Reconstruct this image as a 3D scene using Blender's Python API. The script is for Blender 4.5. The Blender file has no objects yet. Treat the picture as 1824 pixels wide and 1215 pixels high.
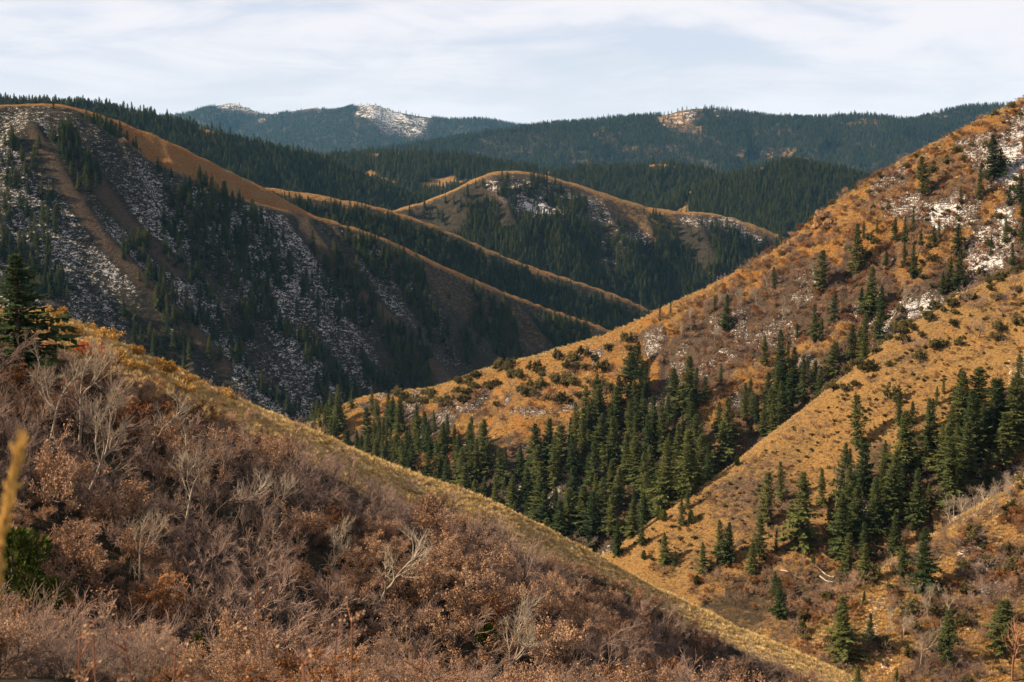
import bpy, math, random
import numpy as np
from mathutils import Vector

SC = bpy.context.scene
COL = SC.collection
RNG = np.random.default_rng(11)
random.seed(5)

# ------------------------------------------------------------------ camera
FPX, CU, CV, VH = 2506.0, 912.0, 607.5, 330.0        # focal length, centre and horizon row, in photograph pixels
PITCH = math.atan((CV - VH) / FPX)
cam = bpy.data.cameras.new("camera"); cam.sensor_width = 36.0; cam.lens = 36.0 * FPX / 1824.0
cam.clip_start = 0.1; cam.clip_end = 60000
cam.dof.use_dof = True; cam.dof.focus_distance = 320.0; cam.dof.aperture_fstop = 7.1
cam_o = bpy.data.objects.new("camera", cam); COL.objects.link(cam_o)
cam_o.rotation_euler = (math.radians(90) - PITCH, 0, 0)
SC.camera = cam_o

# ------------------------------------------------------------------ sky and sun
SUN_AZ, SUN_EL = math.radians(-96), math.radians(33)    # azimuth from the view direction, negative = to the left
sunv = Vector((math.sin(SUN_AZ) * math.cos(SUN_EL), math.cos(SUN_AZ) * math.cos(SUN_EL), math.sin(SUN_EL)))
sl = bpy.data.lights.new("sun", 'SUN'); sl.energy = 5.0; sl.angle = math.radians(0.6); sl.color = (1.0, 0.81, 0.56)
so = bpy.data.objects.new("sun", sl); COL.objects.link(so)
so.rotation_euler = (-sunv).to_track_quat('-Z', 'Y').to_euler()
W = bpy.data.worlds.new("World"); SC.world = W; W.use_nodes = True
wn, wl = W.node_tree.nodes, W.node_tree.links
wn.clear()
def N(nt, t, **kw):
    n = nt.nodes.new(t)
    for k, v in kw.items(): setattr(n, k, v)
    return n
sky = N(W.node_tree, 'ShaderNodeTexSky', sky_type='NISHITA', sun_disc=False)
sky.sun_elevation = SUN_EL; sky.sun_rotation = SUN_AZ % (2 * math.pi); sky.altitude = 1800; sky.dust_density = 3.0; sky.air_density = 1.0
bg = N(W.node_tree, 'ShaderNodeBackground'); bg.inputs[1].default_value = 0.05
wo = N(W.node_tree, 'ShaderNodeOutputWorld')
tc = N(W.node_tree, 'ShaderNodeTexCoord')
sep = N(W.node_tree, 'ShaderNodeSeparateXYZ'); wl.new(tc.outputs['Generated'], sep.inputs[0])
def wmath(op, a, b=None, c=None):
    n = N(W.node_tree, 'ShaderNodeMath', operation=op)
    for i, x in enumerate((a, b, c)):
        if x is None: continue
        if isinstance(x, (int, float)): n.inputs[i].default_value = x
        else: wl.new(x, n.inputs[i])
    return n.outputs[0]
def cloud(scale, sx, sz, tilt, detail, rough, dist, off):
    m = N(W.node_tree, 'ShaderNodeMapping'); m.inputs['Scale'].default_value = (sx, sx, sz); m.inputs['Rotation'].default_value = (0, tilt, 0); m.inputs['Location'].default_value = (off, off * .7, off * .3)
    wl.new(tc.outputs['Generated'], m.inputs[0])
    n = N(W.node_tree, 'ShaderNodeTexNoise'); n.inputs['Scale'].default_value = scale; n.inputs['Detail'].default_value = detail; n.inputs['Roughness'].default_value = rough; n.inputs['Distortion'].default_value = dist
    wl.new(m.outputs[0], n.inputs[0]); return n.outputs[0]
c1 = cloud(1.0, 3.0, 10.0, .10, 4, .5, .5, 3.1)
c2 = cloud(1.0, 6.5, 34.0, .16, 6, .6, .5, 7.7)
csum = wmath('ADD', wmath('MULTIPLY', c1, 0.55), wmath('MULTIPLY', c2, 0.45))
ramp = N(W.node_tree, 'ShaderNodeMapRange', interpolation_type='SMOOTHSTEP')
ramp.inputs[1].default_value = 0.39; ramp.inputs[2].default_value = 0.53; ramp.inputs[3].default_value = 0.50; ramp.inputs[4].default_value = 1.0
wl.new(csum, ramp.inputs[0])
mix = N(W.node_tree, 'ShaderNodeMix', data_type='RGBA')
thin_ = N(W.node_tree, 'ShaderNodeMix', data_type='RGBA', blend_type='MULTIPLY'); thin_.inputs['Factor'].default_value = 1.0; thin_.inputs['B'].default_value = (.96, .87, .93, 1)
wl.new(sky.outputs[0], thin_.inputs['A'])
low = wmath('MULTIPLY', wmath('SUBTRACT', 1.0, wmath('MINIMUM', wmath('MULTIPLY', wmath('MAXIMUM', sep.outputs[2], 0.0), 11.0), 1.0)), 0.8)   # the cloud sheet closes up towards the horizon
wl.new(wmath('ADD', ramp.outputs[0], wmath('MULTIPLY', wmath('SUBTRACT', 1.0, ramp.outputs[0]), low)), mix.inputs['Factor']); wl.new(thin_.outputs['Result'], mix.inputs['A'])
mix.inputs['B'].default_value = (6.3, 6.1, 6.3, 1)
wl.new(mix.outputs['Result'], bg.inputs[0]); wl.new(bg.outputs[0], wo.inputs[0])

vs = SC.view_settings
vs.view_transform = 'Standard'; vs.look = 'None'; vs.gamma = 1.0; vs.use_curve_mapping = False; vs.exposure = 1.6
cy = SC.cycles
cy.max_bounces = 4; cy.diffuse_bounces = 2; cy.glossy_bounces = 1; cy.transmission_bounces = 2; cy.transparent_max_bounces = 4
cy.volume_bounces = 0; cy.use_denoising = True; cy.caustics_reflective = False; cy.caustics_refractive = False

# ------------------------------------------------------------------ terrain: ridges, spurs and valleys
CP, SP = math.cos(PITCH), math.sin(PITCH)
def ray(u, v):
    a = (np.asarray(u, float) - CU) / FPX; b = (CV - np.asarray(v, float)) / FPX
    return np.stack([a, CP + b * SP, -SP + b * CP], -1)
def at(u, v, D):                                      # the point seen at (u, v) that lies D metres ahead
    d = ray(u, v); return d * (D / d[..., 1])[..., None]
def project(p):
    x, y, z = p[..., 0], p[..., 1], p[..., 2]
    w = y * CP - z * SP; b = y * SP + z * CP
    return CU + FPX * x / w, CV - FPX * b / w

def _hash(ix, iy, seed):
    h = (ix.astype(np.int64) * 374761393 + iy.astype(np.int64) * 668265263 + seed * 1442695041) & 0xffffffff
    h = ((h ^ (h >> 13)) * 1274126177) & 0xffffffff
    return ((h ^ (h >> 16)) & 0xffffff) / float(0xffffff)
def vnoise(x, y, seed=0):
    ix = np.floor(x); iy = np.floor(y); fx = x - ix; fy = y - iy
    fx = fx * fx * fx * (fx * (fx * 6 - 15) + 10); fy = fy * fy * fy * (fy * (fy * 6 - 15) + 10)
    a = _hash(ix, iy, seed); b = _hash(ix + 1, iy, seed); c = _hash(ix, iy + 1, seed); d = _hash(ix + 1, iy + 1, seed)
    return (a + (b - a) * fx) * (1 - fy) + (c + (d - c) * fx) * fy
def fbm(x, y, octs=4, seed=0, gain=.5):
    s = 0; a = 1; t = 0
    for o in range(octs):
        s = s + a * vnoise(x * 2 ** o + 17.3 * o, y * 2 ** o - 9.1 * o, seed + o); t += a; a *= gain
    return s / t
def smooth(a, b, x):
    t = np.clip((x - a) / (b - a), 0, 1); return t * t * (3 - 2 * t)

RIDGES = []
def ridge(name, pts, sn, sf, r=3.0, ga=0.0, gl=60.0, world=False, fan=0.0):
    P = np.array(pts, float)
    if not world: P = at(P[:, 0], P[:, 1], P[:, 2])
    # rounder than straight segments: one pass of corner cutting, the ends stay
    Q = [P[0]]
    for i in range(len(P) - 1): Q += [P[i] * .75 + P[i + 1] * .25, P[i] * .25 + P[i + 1] * .75]
    Q.append(P[-1]); P = np.array(Q)
    seg = np.linalg.norm(np.diff(P[:, :2], axis=0), axis=1)
    RIDGES.append(dict(name=name, P=P, S=np.concatenate([[0], np.cumsum(seg)]), sn=sn, sf=sf, r=r, ga=ga, gl=gl, seed=len(RIDGES) * 31 + 5))

ridge('far_mountain', [(60, 225, 9500), (300, 208, 9500), (340, 199, 9500), (400, 184, 9500), (425, 185, 9500), (480, 208, 9400), (550, 190, 9500), (600, 200, 9400), (655, 182, 9000), (720, 203, 9000), (800, 214, 9000), (860, 211, 9000), (930, 224, 9000), (1050, 245, 9000), (1200, 260, 9000)], .30, .3, 30, 150, 420)
ridge('wooded_mountain', [(560, 285, 5100), (700, 264, 5200), (780, 251, 5200), (860, 238, 5300), (930, 227, 5300), (1050, 215, 5400), (1180, 205, 5500), (1230, 193, 5500), (1275, 193, 5500), (1340, 203, 5500), (1400, 214, 5450), (1520, 206, 5400), (1570, 208, 5300), (1625, 217, 5300), (1680, 201, 5500), (1720, 190, 5600), (1790, 187, 5600), (1900, 183, 5600), (2050, 190, 5600)], .34, .3, 25, 110, 300)
ridge('wooded_ridge', [(300, 320, 2900), (400, 302, 2900), (480, 290, 2900), (560, 280, 2900), (640, 274, 2880), (740, 272, 2850), (850, 290, 2800), (930, 305, 2780), (1050, 307, 2780), (1130, 302, 2800), (1180, 288, 2800), (1230, 306, 2780), (1330, 322, 2760), (1450, 340, 2700), (1600, 370, 2700)], .36, .4, 12, 40, 170)
ridge('wooded_hill', [(1060, 410, 2450), (1120, 382, 2450), (1180, 355, 2450), (1260, 331, 2450), (1330, 306, 2450), (1380, 290, 2450), (1450, 300, 2430), (1540, 319, 2400), (1620, 345, 2380), (1750, 400, 2350)], .5, .5, 10, 30, 120)
ridge('wooded_shoulder', [(-500, 190, 1900), (-200, 188, 2000), (0, 190, 2030), (150, 194, 2060), (230, 204, 2080), (350, 224, 2120), (430, 250, 2150), (520, 276, 2180), (610, 303, 2200), (700, 337, 2230), (770, 361, 2250), (850, 400, 2270)], .5, .5, 8, 24, 110)
ridge('domed_hill', [(640, 395, 1830), (700, 374, 1850), (740, 363, 1860), (790, 345, 1870), (860, 311, 1880), (900, 302, 1890), (960, 308, 1900), (1040, 331, 1910), (1130, 362, 1920), (1200, 376, 1925), (1270, 378, 1930), (1330, 394, 1940), (1390, 418, 1950), (1480, 460, 1960), (1600, 520, 1980)], .80, .5, 14, 42, 75)
ridge('middle_spur', [(440, 330, 1480), (510, 338, 1500), (600, 352, 1510), (700, 374, 1530), (780, 402, 1545), (900, 457, 1570), (1000, 492, 1590), (1100, 524, 1610), (1160, 552, 1625), (1260, 600, 1650), (1400, 680, 1680)], .78, .5, 6, 28, 60)
ridge('snowy_mountain', [(-700, 230, 1000), (-300, 195, 1050), (-100, 187, 1080), (0, 186, 1100), (100, 184, 1120), (150, 194, 1130), (250, 228, 1150), (330, 264, 1165), (400, 300, 1180), (470, 333, 1195), (520, 362, 1205), (560, 384, 1210), (660, 412, 1230), (760, 460, 1255), (850, 500, 1280), (950, 540, 1310), (1080, 582, 1340), (1200, 640, 1370), (1350, 720, 1400)], .86, .5, 8, 36, 60)
ridge('snowy_mountain', [(60, 190, 1085), (150, 203, 1090), (260, 285, 1100), (400, 347, 1140), (500, 372, 1175)], .86, .3, 10, 30, 60)
ridge('orange_hill', [(2100, 60, 530), (1960, 110, 535), (1824, 175, 540), (1700, 236, 545), (1600, 290, 550), (1500, 350, 552), (1460, 382, 553), (1390, 440, 554), (1300, 490, 556), (1170, 552, 562), (1090, 590, 570), (980, 625, 590), (870, 655, 610), (780, 690, 630), (700, 700, 640), (640, 707, 650), (560, 745, 660), (480, 790, 665)][::-1], (.38, .74), .6, 4, 13, 30)
ridge('grassy_hill', [(2100, 420, 350), (1950, 445, 355), (1824, 478, 360), (1700, 530, 358), (1550, 640, 350), (1430, 740, 345), (1300, 840, 338), (1150, 942, 332), (1090, 985, 330), (1040, 1012, 328)][::-1], .43, .75, 6, 3, 30)
ridge('brushy_spur', [(2050, 740, 275), (1900, 820, 268), (1824, 862, 265), (1680, 962, 255), (1560, 1030, 250), (1480, 1056, 248), (1400, 1092, 245), (1340, 1125, 243)][::-1], .27, .7, 3, 3, 22)
ridge('golden_ridge', [(-600, 480, 130), (-250, 520, 148), (0, 556, 160), (90, 556, 165), (180, 608, 170), (300, 666, 178), (470, 736, 188), (560, 769, 192), (700, 833, 198), (860, 884, 203), (1000, 963, 206), (1100, 1012, 207), (1200, 1072, 207), (1350, 1142, 203), (1510, 1217, 196), (1650, 1290, 190)], (.42, .12), .6, 5, 1.6, 24)
ridge('near_slope', [(-400, -70, 60), (-60, -6, 5), (0, 0, -1.75), (60, 4, -15), (170, -5, -52), (300, -30, -80)], .25, .345, 1.0, 2.2, 26, world=True)
NAMES = ['valley']
for r in RIDGES:
    if r['name'] not in NAMES: NAMES.append(r['name'])

def floor_z(rho): return np.interp(rho, [0, 300, 700, 1200, 2000, 3000, 4500, 7000, 9000, 14000], [-150, -150, -150, -250, -260, -180, -10, 90, 150, 60])
def ridge_height(R, x, y):
    best = np.full(x.shape, -1e9); near = np.full(x.shape, 1e12); bs = np.zeros(x.shape); bd = np.zeros(x.shape); bsg = np.zeros(x.shape)
    P = R['P']
    for i in range(len(P) - 1):
        ax, ay, az = P[i]; dx, dy, dz = P[i + 1] - P[i]; L2 = dx * dx + dy * dy; L = math.sqrt(L2)
        t = np.clip(((x - ax) * dx + (y - ay) * dy) / L2, 0, 1)
        ex = x - ax - t * dx; ey = y - ay - t * dy
        d = np.sqrt(ex * ex + ey * ey)
        sg = (dx * ey - dy * ex) / L                  # positive: the far side (to the left when walking left to right)
        w = smooth(-1, 1, sg / (np.maximum(d, .5)) * 1.0)
        sn = R['sn'] if not isinstance(R['sn'], tuple) else R['sn'][0] + (R['sn'][1] - R['sn'][0]) * (R['S'][i] + t * L) / R['S'][-1]
        sl = sn + (R['sf'] - sn) * w
        h = az + t * dz - sl * (np.sqrt(d * d + R['r'] ** 2) - R['r'])
        m = d < near
        near = np.where(m, d, near)
        best = np.where(m, h, best); bs = np.where(m, R['S'][i] + t * L, bs); bd = np.where(m, d, bd); bsg = np.where(m, sg, bsg)
    if R['ga']:
        gl = R['gl']; s = R['seed']
        wx = bs + gl * 1.1 * (fbm(x / (gl * 1.5), y / (gl * 1.5), 2, s) - .5) + .35 * bd * (bsg > 0) - .35 * bd * (bsg <= 0)
        g = 1 - np.abs(2 * vnoise(wx / gl, bd / (gl * 5), s + 3) - 1)
        g2 = 1 - np.abs(2 * vnoise(wx / (gl * .4), bd / (gl * 2), s + 9) - 1)
        f = fbm(x / (gl * .5), y / (gl * .5), 4, s + 20) - .5
        grow = 1 - np.exp(-bd / (gl * 1.4))
        best = best - R['ga'] * grow * (.75 * g + .3 * g2) + R['ga'] * .8 * f * (1 - np.exp(-bd / (gl * .6)))
    return best
def add_ridges(x, y, h, idx, ridges):
    rho = np.hypot(x, y); k = 1.0 + .006 * rho
    for R in ridges:
        # only where this ridge can reach: its crest height minus the gentlest slope
        lo, hi = R['P'][:, :2].min(0), R['P'][:, :2].max(0)
        dx = np.maximum(np.maximum(lo[0] - x, x - hi[0]), 0); dy = np.maximum(np.maximum(lo[1] - y, y - hi[1]), 0)
        m = np.nonzero(R['P'][:, 2].max() - min(R['sn'] if not isinstance(R['sn'], tuple) else min(R['sn']), R['sf']) * (np.hypot(dx, dy) - R['r']) + R['ga'] > h - k)[0]
        b = ridge_height(R, x[m], y[m]); hm = h[m]; km = k[m]
        idx[m] = np.where(b > hm, NAMES.index(R['name']), idx[m])
        t = np.maximum(km - np.abs(hm - b), 0) / km
        h[m] = np.maximum(hm, b) + t * t * km * .25
    return h, idx
A_FINE = np.radians(np.arange(-24.5, 24.51, .075))
ANG = np.concatenate([np.radians(np.arange(-60, -24.6, 1.0)), A_FINE, np.radians(np.arange(25.4, 60.1, 1.0))])
def geo(a, b, n): return np.exp(np.linspace(math.log(a), math.log(b), n, endpoint=False))
RHO = np.concatenate([geo(.6, 60, 60), geo(60, 320, 230), geo(320, 800, 190), geo(800, 2400, 260), geo(2400, 6000, 150), geo(6000, 10400, 130), np.exp(np.linspace(math.log(10400), math.log(14000), 8))])
AA, RR = np.meshgrid(ANG, RHO, indexing='ij')
GX, GY = RR * np.sin(AA), RR * np.cos(AA)
XF, YF = GX.ravel(), GY.ravel()
RHOF = np.hypot(XF, YF)
ROUGH = (fbm(XF / 9, YF / 9, 3, 77) - .5) * np.clip(RHOF / 250, .25, 1.6)
HF, IF_ = add_ridges(XF, YF, floor_z(RHOF), np.full(XF.shape, 0), RIDGES)
GZ, GI = (HF + ROUGH).reshape(GX.shape), IF_.reshape(GX.shape)
def grid_lookup(x, y, G=None):
    G = GZ if G is None else G
    a = np.arctan2(x, y); r = np.hypot(x, y)
    ia = np.clip(np.searchsorted(ANG, a) - 1, 0, len(ANG) - 2); ir = np.clip(np.searchsorted(RHO, r) - 1, 0, len(RHO) - 2)
    fa = np.clip((a - ANG[ia]) / (ANG[ia + 1] - ANG[ia]), 0, 1); fr = np.clip((r - RHO[ir]) / (RHO[ir + 1] - RHO[ir]), 0, 1)
    return (G[ia, ir] * (1 - fr) + G[ia, ir + 1] * fr) * (1 - fa) + (G[ia + 1, ir] * (1 - fr) + G[ia + 1, ir + 1] * fr) * fa
def hit(u, v, minrho=40.):
    """first ground point on the line of sight through pixel (u, v)"""
    d = ray(u, v); a = math.atan2(d[0], d[1]); tz = d[2] / math.hypot(d[0], d[1])
    ia = int(np.clip(np.searchsorted(ANG, a) - 1, 0, len(ANG) - 2)); fa = (a - ANG[ia]) / (ANG[ia + 1] - ANG[ia])
    colz = GZ[ia] * (1 - fa) + GZ[ia + 1] * fa
    diff = colz - tz * RHO
    k = np.nonzero((diff >= 0) & (RHO > minrho))[0]
    if len(k) == 0 or k[0] == 0: return None
    k = k[0]; t = diff[k - 1] / (diff[k - 1] - diff[k]) if diff[k] != diff[k - 1] else 0
    r = RHO[k - 1] + (RHO[k] - RHO[k - 1]) * np.clip(t, 0, 1)
    x, y = r * math.sin(a), r * math.cos(a)
    return np.array([x, y, float(grid_lookup(np.array([x]), np.array([y]))[0])])
# secondary spurs that stand out from the faces: along the line of sight points, raised a little, then the land is rebuilt
def spur(name, px, up, sn, sf, r=2.0, minrho=40.):
    pts = []
    for (u, v) in px:
        p = hit(u, v, minrho)
        if p is not None: p[2] += up; pts.append(p)
    if len(pts) > 1: ridge(name, pts, sn, sf, r, up * .8, up * 4, world=True)
n_main = len(RIDGES)
spur('orange_hill', [(1130, 800), (1200, 770), (1262, 735), (1330, 672), (1410, 640), (1500, 590)], 4, .95, .9, 2)
spur('snowy_mountain', [(60, 235), (120, 330), (180, 425), (280, 530), (400, 655)], 9, 1.05, 1.05, 6, 850)
spur('snowy_mountain', [(545, 400), (600, 480), (680, 560), (760, 640)], 6, 1.05, 1.05, 6, 850)
spur('snowy_mountain', [(300, 300), (330, 400), (420, 500), (520, 620)], 7, 1.05, 1.05, 8, 850)
for k_, (u0, v0, n_) in enumerate([(20, 260, 5), (110, 250, 3), (215, 262, 5), (290, 330, 5), (370, 372, 6), (450, 392, 5), (520, 420, 6), (600, 425, 5), (680, 455, 5), (760, 495, 4), (850, 530, 4), (930, 560, 3)]):
    du_ = (16, 26, 20, 30)[k_ % 4]
    spur('snowy_mountain', [(u0 + du_ * j + 6 * math.sin(j * 2.1 + k_), v0 + (34 + 4 * (k_ % 3)) * j) for j in range(n_)], 4.5 + 1.5 * (k_ % 3), 1.15, 1.15, 3, 850)
for k_, (u0, v0, n_) in enumerate([(820, 345, 4), (880, 325, 5), (950, 330, 5), (1010, 345, 5), (1075, 365, 4), (1150, 395, 4), (1240, 395, 3)]):
    spur('domed_hill', [(u0 + 12 * j, v0 + 26 * j) for j in range(n_)], 6, 1.1, 1.1, 4, 1500)
HF, IF_ = add_ridges(XF, YF, HF, IF_, RIDGES[n_main:])
GZ, GI = (HF + ROUGH).reshape(GX.shape), IF_.reshape(GX.shape)
# ------------------------------------------------------------------ helpers for masks and visibility
U, V = project(np.stack([GX, GY, GZ], -1))
TANE = GZ / RR
RUNMAX = np.maximum.accumulate(np.concatenate([np.full((len(ANG), 1), -9.), TANE[:, :-1]], 1), axis=1)
def visible(x, y, z, extra, slack=0.004):
    return (z + extra) / np.hypot(x, y) > grid_lookup(x, y, RUNMAX) - slack
CREST = {}
for R in RIDGES[:n_main]:
    u_, v_ = project(R['P']); ok = R['P'][:, 1] > 20
    if R['name'] not in CREST: CREST[R['name']] = (u_[ok], v_[ok])
def below(name, u, v): return v - np.interp(u, *CREST[name])
def inpoly(u, v, pts):
    c = np.zeros(u.shape, bool); n = len(pts)
    for i in range(n):
        x1, y1 = pts[i]; x2, y2 = pts[(i + 1) % n]
        if y1 == y2: continue
        c ^= ((y1 > v) != (y2 > v)) & (u < (x2 - x1) * (v - y1) / (y2 - y1) + x1)
    return c
def soft(u, v, pts, f=12.):                           # the same polygon with a wide soft border
    d = np.full(u.shape, 1e9)
    for i in range(len(pts)):
        (x1, y1), (x2, y2) = pts[i], pts[(i + 1) % len(pts)]; dx, dy = x2 - x1, y2 - y1
        t = np.clip(((u - x1) * dx + (v - y1) * dy) / (dx * dx + dy * dy), 0, 1)
        d = np.minimum(d, np.hypot(u - x1 - t * dx, v - y1 - t * dy))
    return smooth(-f, f, np.where(inpoly(u, v, pts), d, -d))
def strip(u, v, pts, w0, w1):
    d = np.full(u.shape, 1e9)
    for i in range(len(pts) - 1):
        (x1, y1), (x2, y2) = pts[i], pts[i + 1]; dx, dy = x2 - x1, y2 - y1
        t = np.clip(((u - x1) * dx + (v - y1) * dy) / (dx * dx + dy * dy), 0, 1)
        d = np.minimum(d, np.hypot(u - x1 - t * dx, v - y1 - t * dy))
    return 1 - smooth(w0, w1, d)
def ragged(u, v, x, y, amp, lam, seed):               # a mask's outline wanders with the land
    return u + amp * 2 * (fbm(x / lam, y / lam, 3, seed) - .5), v + amp * 2 * (fbm(x / lam, y / lam, 3, seed + 50) - .5)
F_BARE = [[(60, 235), (120, 330), (180, 425), (280, 530), (330, 580), (400, 655)], [(545, 400), (600, 480), (680, 560), (760, 640), (820, 700)], [(150, 300), (250, 420), (320, 480)]]
F_GOLD = [(120, 186), (175, 205), (260, 280), (400, 348), (500, 372), (560, 386), (530, 362), (470, 328), (330, 255), (250, 220), (150, 180)]
SNOW = {'orange_hill': [[(1140, 585), (1175, 570), (1200, 600), (1175, 640), (1150, 640)], [(1690, 250), (1730, 235), (1824, 230), (1824, 330), (1770, 330), (1720, 290)], [(1560, 355), (1640, 340), (1690, 380), (1640, 400), (1580, 390)], [(1740, 400), (1790, 370), (1824, 400), (1824, 470), (1740, 490), (1700, 450)], [(1570, 535), (1640, 520), (1650, 560), (1575, 565)], [(1540, 590), (1570, 570), (1580, 600)], [(1400, 640), (1450, 620), (1460, 650), (1410, 660)], [(1280, 700), (1330, 680), (1350, 740), (1290, 730)], [(905, 720), (1060, 720), (1060, 740), (905, 735)], [(905, 785), (940, 785), (940, 810), (905, 805)], [(1660, 370), (1760, 340), (1740, 400), (1650, 420)]],
        'grassy_hill': [[(1780, 640), (1824, 625), (1824, 690), (1790, 690)], [(1660, 880), (1824, 760), (1824, 850), (1690, 950)], [(1500, 840), (1560, 830), (1560, 930), (1500, 960)]],
        'brushy_spur': [[(1715, 1020), (1740, 990), (1800, 1000), (1824, 1040), (1800, 1065), (1710, 1060)], [(1540, 1060), (1585, 1050), (1580, 1090), (1565, 1150), (1530, 1150)], [(1700, 1110), (1740, 1095), (1720, 1130)], [(1440, 1130), (1470, 1120), (1470, 1160), (1440, 1160)], [(1550, 1170), (1600, 1160), (1600, 1200), (1540, 1200)], [(1700, 970), (1750, 960), (1760, 985), (1700, 1000)]]}

# ------------------------------------------------------------------ ground cover: what grows or lies where (snow, dry grass, forest floor, rust)
CVR = np.zeros(GX.shape + (4,)); CVR[..., 3] = 0
def hillmask(name): return GI == NAMES.index(name)
def cover(name, fn):
    m = hillmask(name); x, y, u, v = GX[m], GY[m], U[m], V[m]
    CVR[m] = np.clip(np.stack(np.broadcast_arrays(*fn(x, y, u, v, below(name, u, v))), -1), 0, 1)
def c_far(x, y, u, v, b):
    n = fbm(x / 220, y / 220, 4, 3); uu, vv = ragged(u, v, x, y, 10, 200, 5)
    s = soft(uu, vv, [(345, 175), (400, 175), (440, 175), (490, 212), (450, 208), (400, 198)]) * .95 + soft(uu, vv, [(600, 175), (660, 172), (720, 205), (690, 208), (640, 196)]) * .95 + soft(uu, vv, [(500, 180), (570, 180), (580, 200), (510, 212)]) * .75
    s = s + .8 * soft(uu, vv, [(640, 200), (770, 205), (760, 250), (690, 245)]) + .25 * (n > .6)
    return s, .1 * (n > .65), .9 - .5 * (s > .5), 0
def c_wm(x, y, u, v, b):
    n = fbm(x / 160, y / 160, 4, 13); uu, vv = ragged(u, v, x, y, 12, 150, 15)
    s = .35 * soft(uu, vv, [(1170, 185), (1260, 182), (1260, 215), (1180, 215)], 8) + soft(uu, vv, [(1260, 188), (1345, 190), (1330, 208), (1270, 208)]) * .7 + soft(uu, vv, [(1645, 203), (1690, 203), (1695, 222)]) * .9 + soft(uu, vv, [(1715, 180), (1800, 180), (1790, 195), (1730, 196)]) * .6 + .5 * soft(uu, vv, [(830, 255), (960, 250), (940, 285), (850, 280)]) + .45 * soft(uu, vv, [(1140, 215), (1250, 190), (1230, 290), (1140, 280)]) * (n > .5)
    g = soft(uu, vv, [(1170, 185), (1260, 182), (1260, 215), (1180, 215)], 8) * .3 + soft(uu, vv, [(1090, 262), (1150, 268), (1200, 258), (1180, 272), (1110, 274)], 5) * .6
    return s, g + .35 * (n > .66), .9 - g, .2
def c_wood(name, seed):
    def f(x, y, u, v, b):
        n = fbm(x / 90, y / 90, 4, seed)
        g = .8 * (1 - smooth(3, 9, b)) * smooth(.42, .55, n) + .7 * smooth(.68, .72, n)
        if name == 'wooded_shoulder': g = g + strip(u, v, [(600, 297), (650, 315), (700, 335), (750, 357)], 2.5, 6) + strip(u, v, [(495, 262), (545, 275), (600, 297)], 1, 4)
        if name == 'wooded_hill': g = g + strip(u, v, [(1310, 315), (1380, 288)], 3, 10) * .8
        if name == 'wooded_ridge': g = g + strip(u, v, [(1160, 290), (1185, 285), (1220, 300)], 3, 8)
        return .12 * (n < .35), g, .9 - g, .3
    return f
def c_dome(x, y, u, v, b):
    uu, vv = ragged(u, v, x, y, 9, 50, 31); n = fbm(x / 40, y / 40, 4, 33)
    g = .85 * (1 - smooth(0, 10, b)) + .4 * soft(uu, vv, [(1040, 330), (1130, 362), (1195, 374), (1215, 430), (1170, 440), (1090, 385)]) + .4 * soft(uu, vv, [(1290, 380), (1390, 415), (1380, 440), (1320, 410)])
    s = .72 * soft(uu, vv, [(860, 312), (960, 312), (1080, 355), (1100, 410), (1030, 400), (990, 380), (940, 390), (860, 335)]) + .74 * soft(uu, vv, [(1200, 378), (1300, 382), (1390, 440), (1370, 460), (1300, 420), (1210, 400)]) + .7 * soft(uu, vv, [(1060, 420), (1160, 400), (1160, 470), (1070, 470)]) + .62 * soft(uu, vv, [(940, 355), (1000, 380), (1010, 410), (950, 395)])
    return s, g, .75 - .5 * np.minimum(s + g, 1), .25
def c_spur(x, y, u, v, b):
    n = fbm(x / 30, y / 30, 3, 43)
    g = .9 * (1 - smooth(0, 12, b + 8 * (n - .5)))
    return .35 * (n > .58), g + .25 * (n < .4), .75, .4
def c_snowy(x, y, u, v, b):
    uu, vv = ragged(u, v, x, y, 14, 60, 51); n = fbm(x / 45, y / 45, 4, 53); n2 = fbm((x + y) / 30, (x - y) / 150, 3, 58)
    gold = soft(uu * .3 + u * .7, vv * .3 + v * .7, F_GOLD) * 1. + .9 * (1 - smooth(1, 11, b)) * (u > 500) + .9 * (1 - smooth(2, 6, b)) * (u < 170)
    gold = gold + .28 * soft(uu, vv, [(560, 390), (900, 520), (1080, 582), (1000, 640), (860, 600), (700, 480)]) * (n > .47)
    bare = 0
    for p in F_BARE: bare = np.maximum(bare, strip(uu * .5 + u * .5, vv * .5 + v * .5, p, 6, 18))
    s = .66 + .6 * (n - .5) + .7 * (n2 - .5) + .12 * soft(u, v, [(0, 200), (200, 230), (560, 400), (640, 520), (420, 560), (180, 500), (0, 420)]) + .25 * strip(u, v, [(300, 520), (400, 640), (500, 730)], 8, 40) - .16 * smooth(500, 800, u) - .14 * smooth(560, 700, v)
    s = np.clip(s, .22, .76) * (1 - np.clip(bare * 1.3 + gold * 2, 0, 1))
    return s, np.maximum(gold, .12 * bare), .8 * (1 - np.minimum(.7 * bare + gold, 1)), .85 * (gold > .5)
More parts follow.
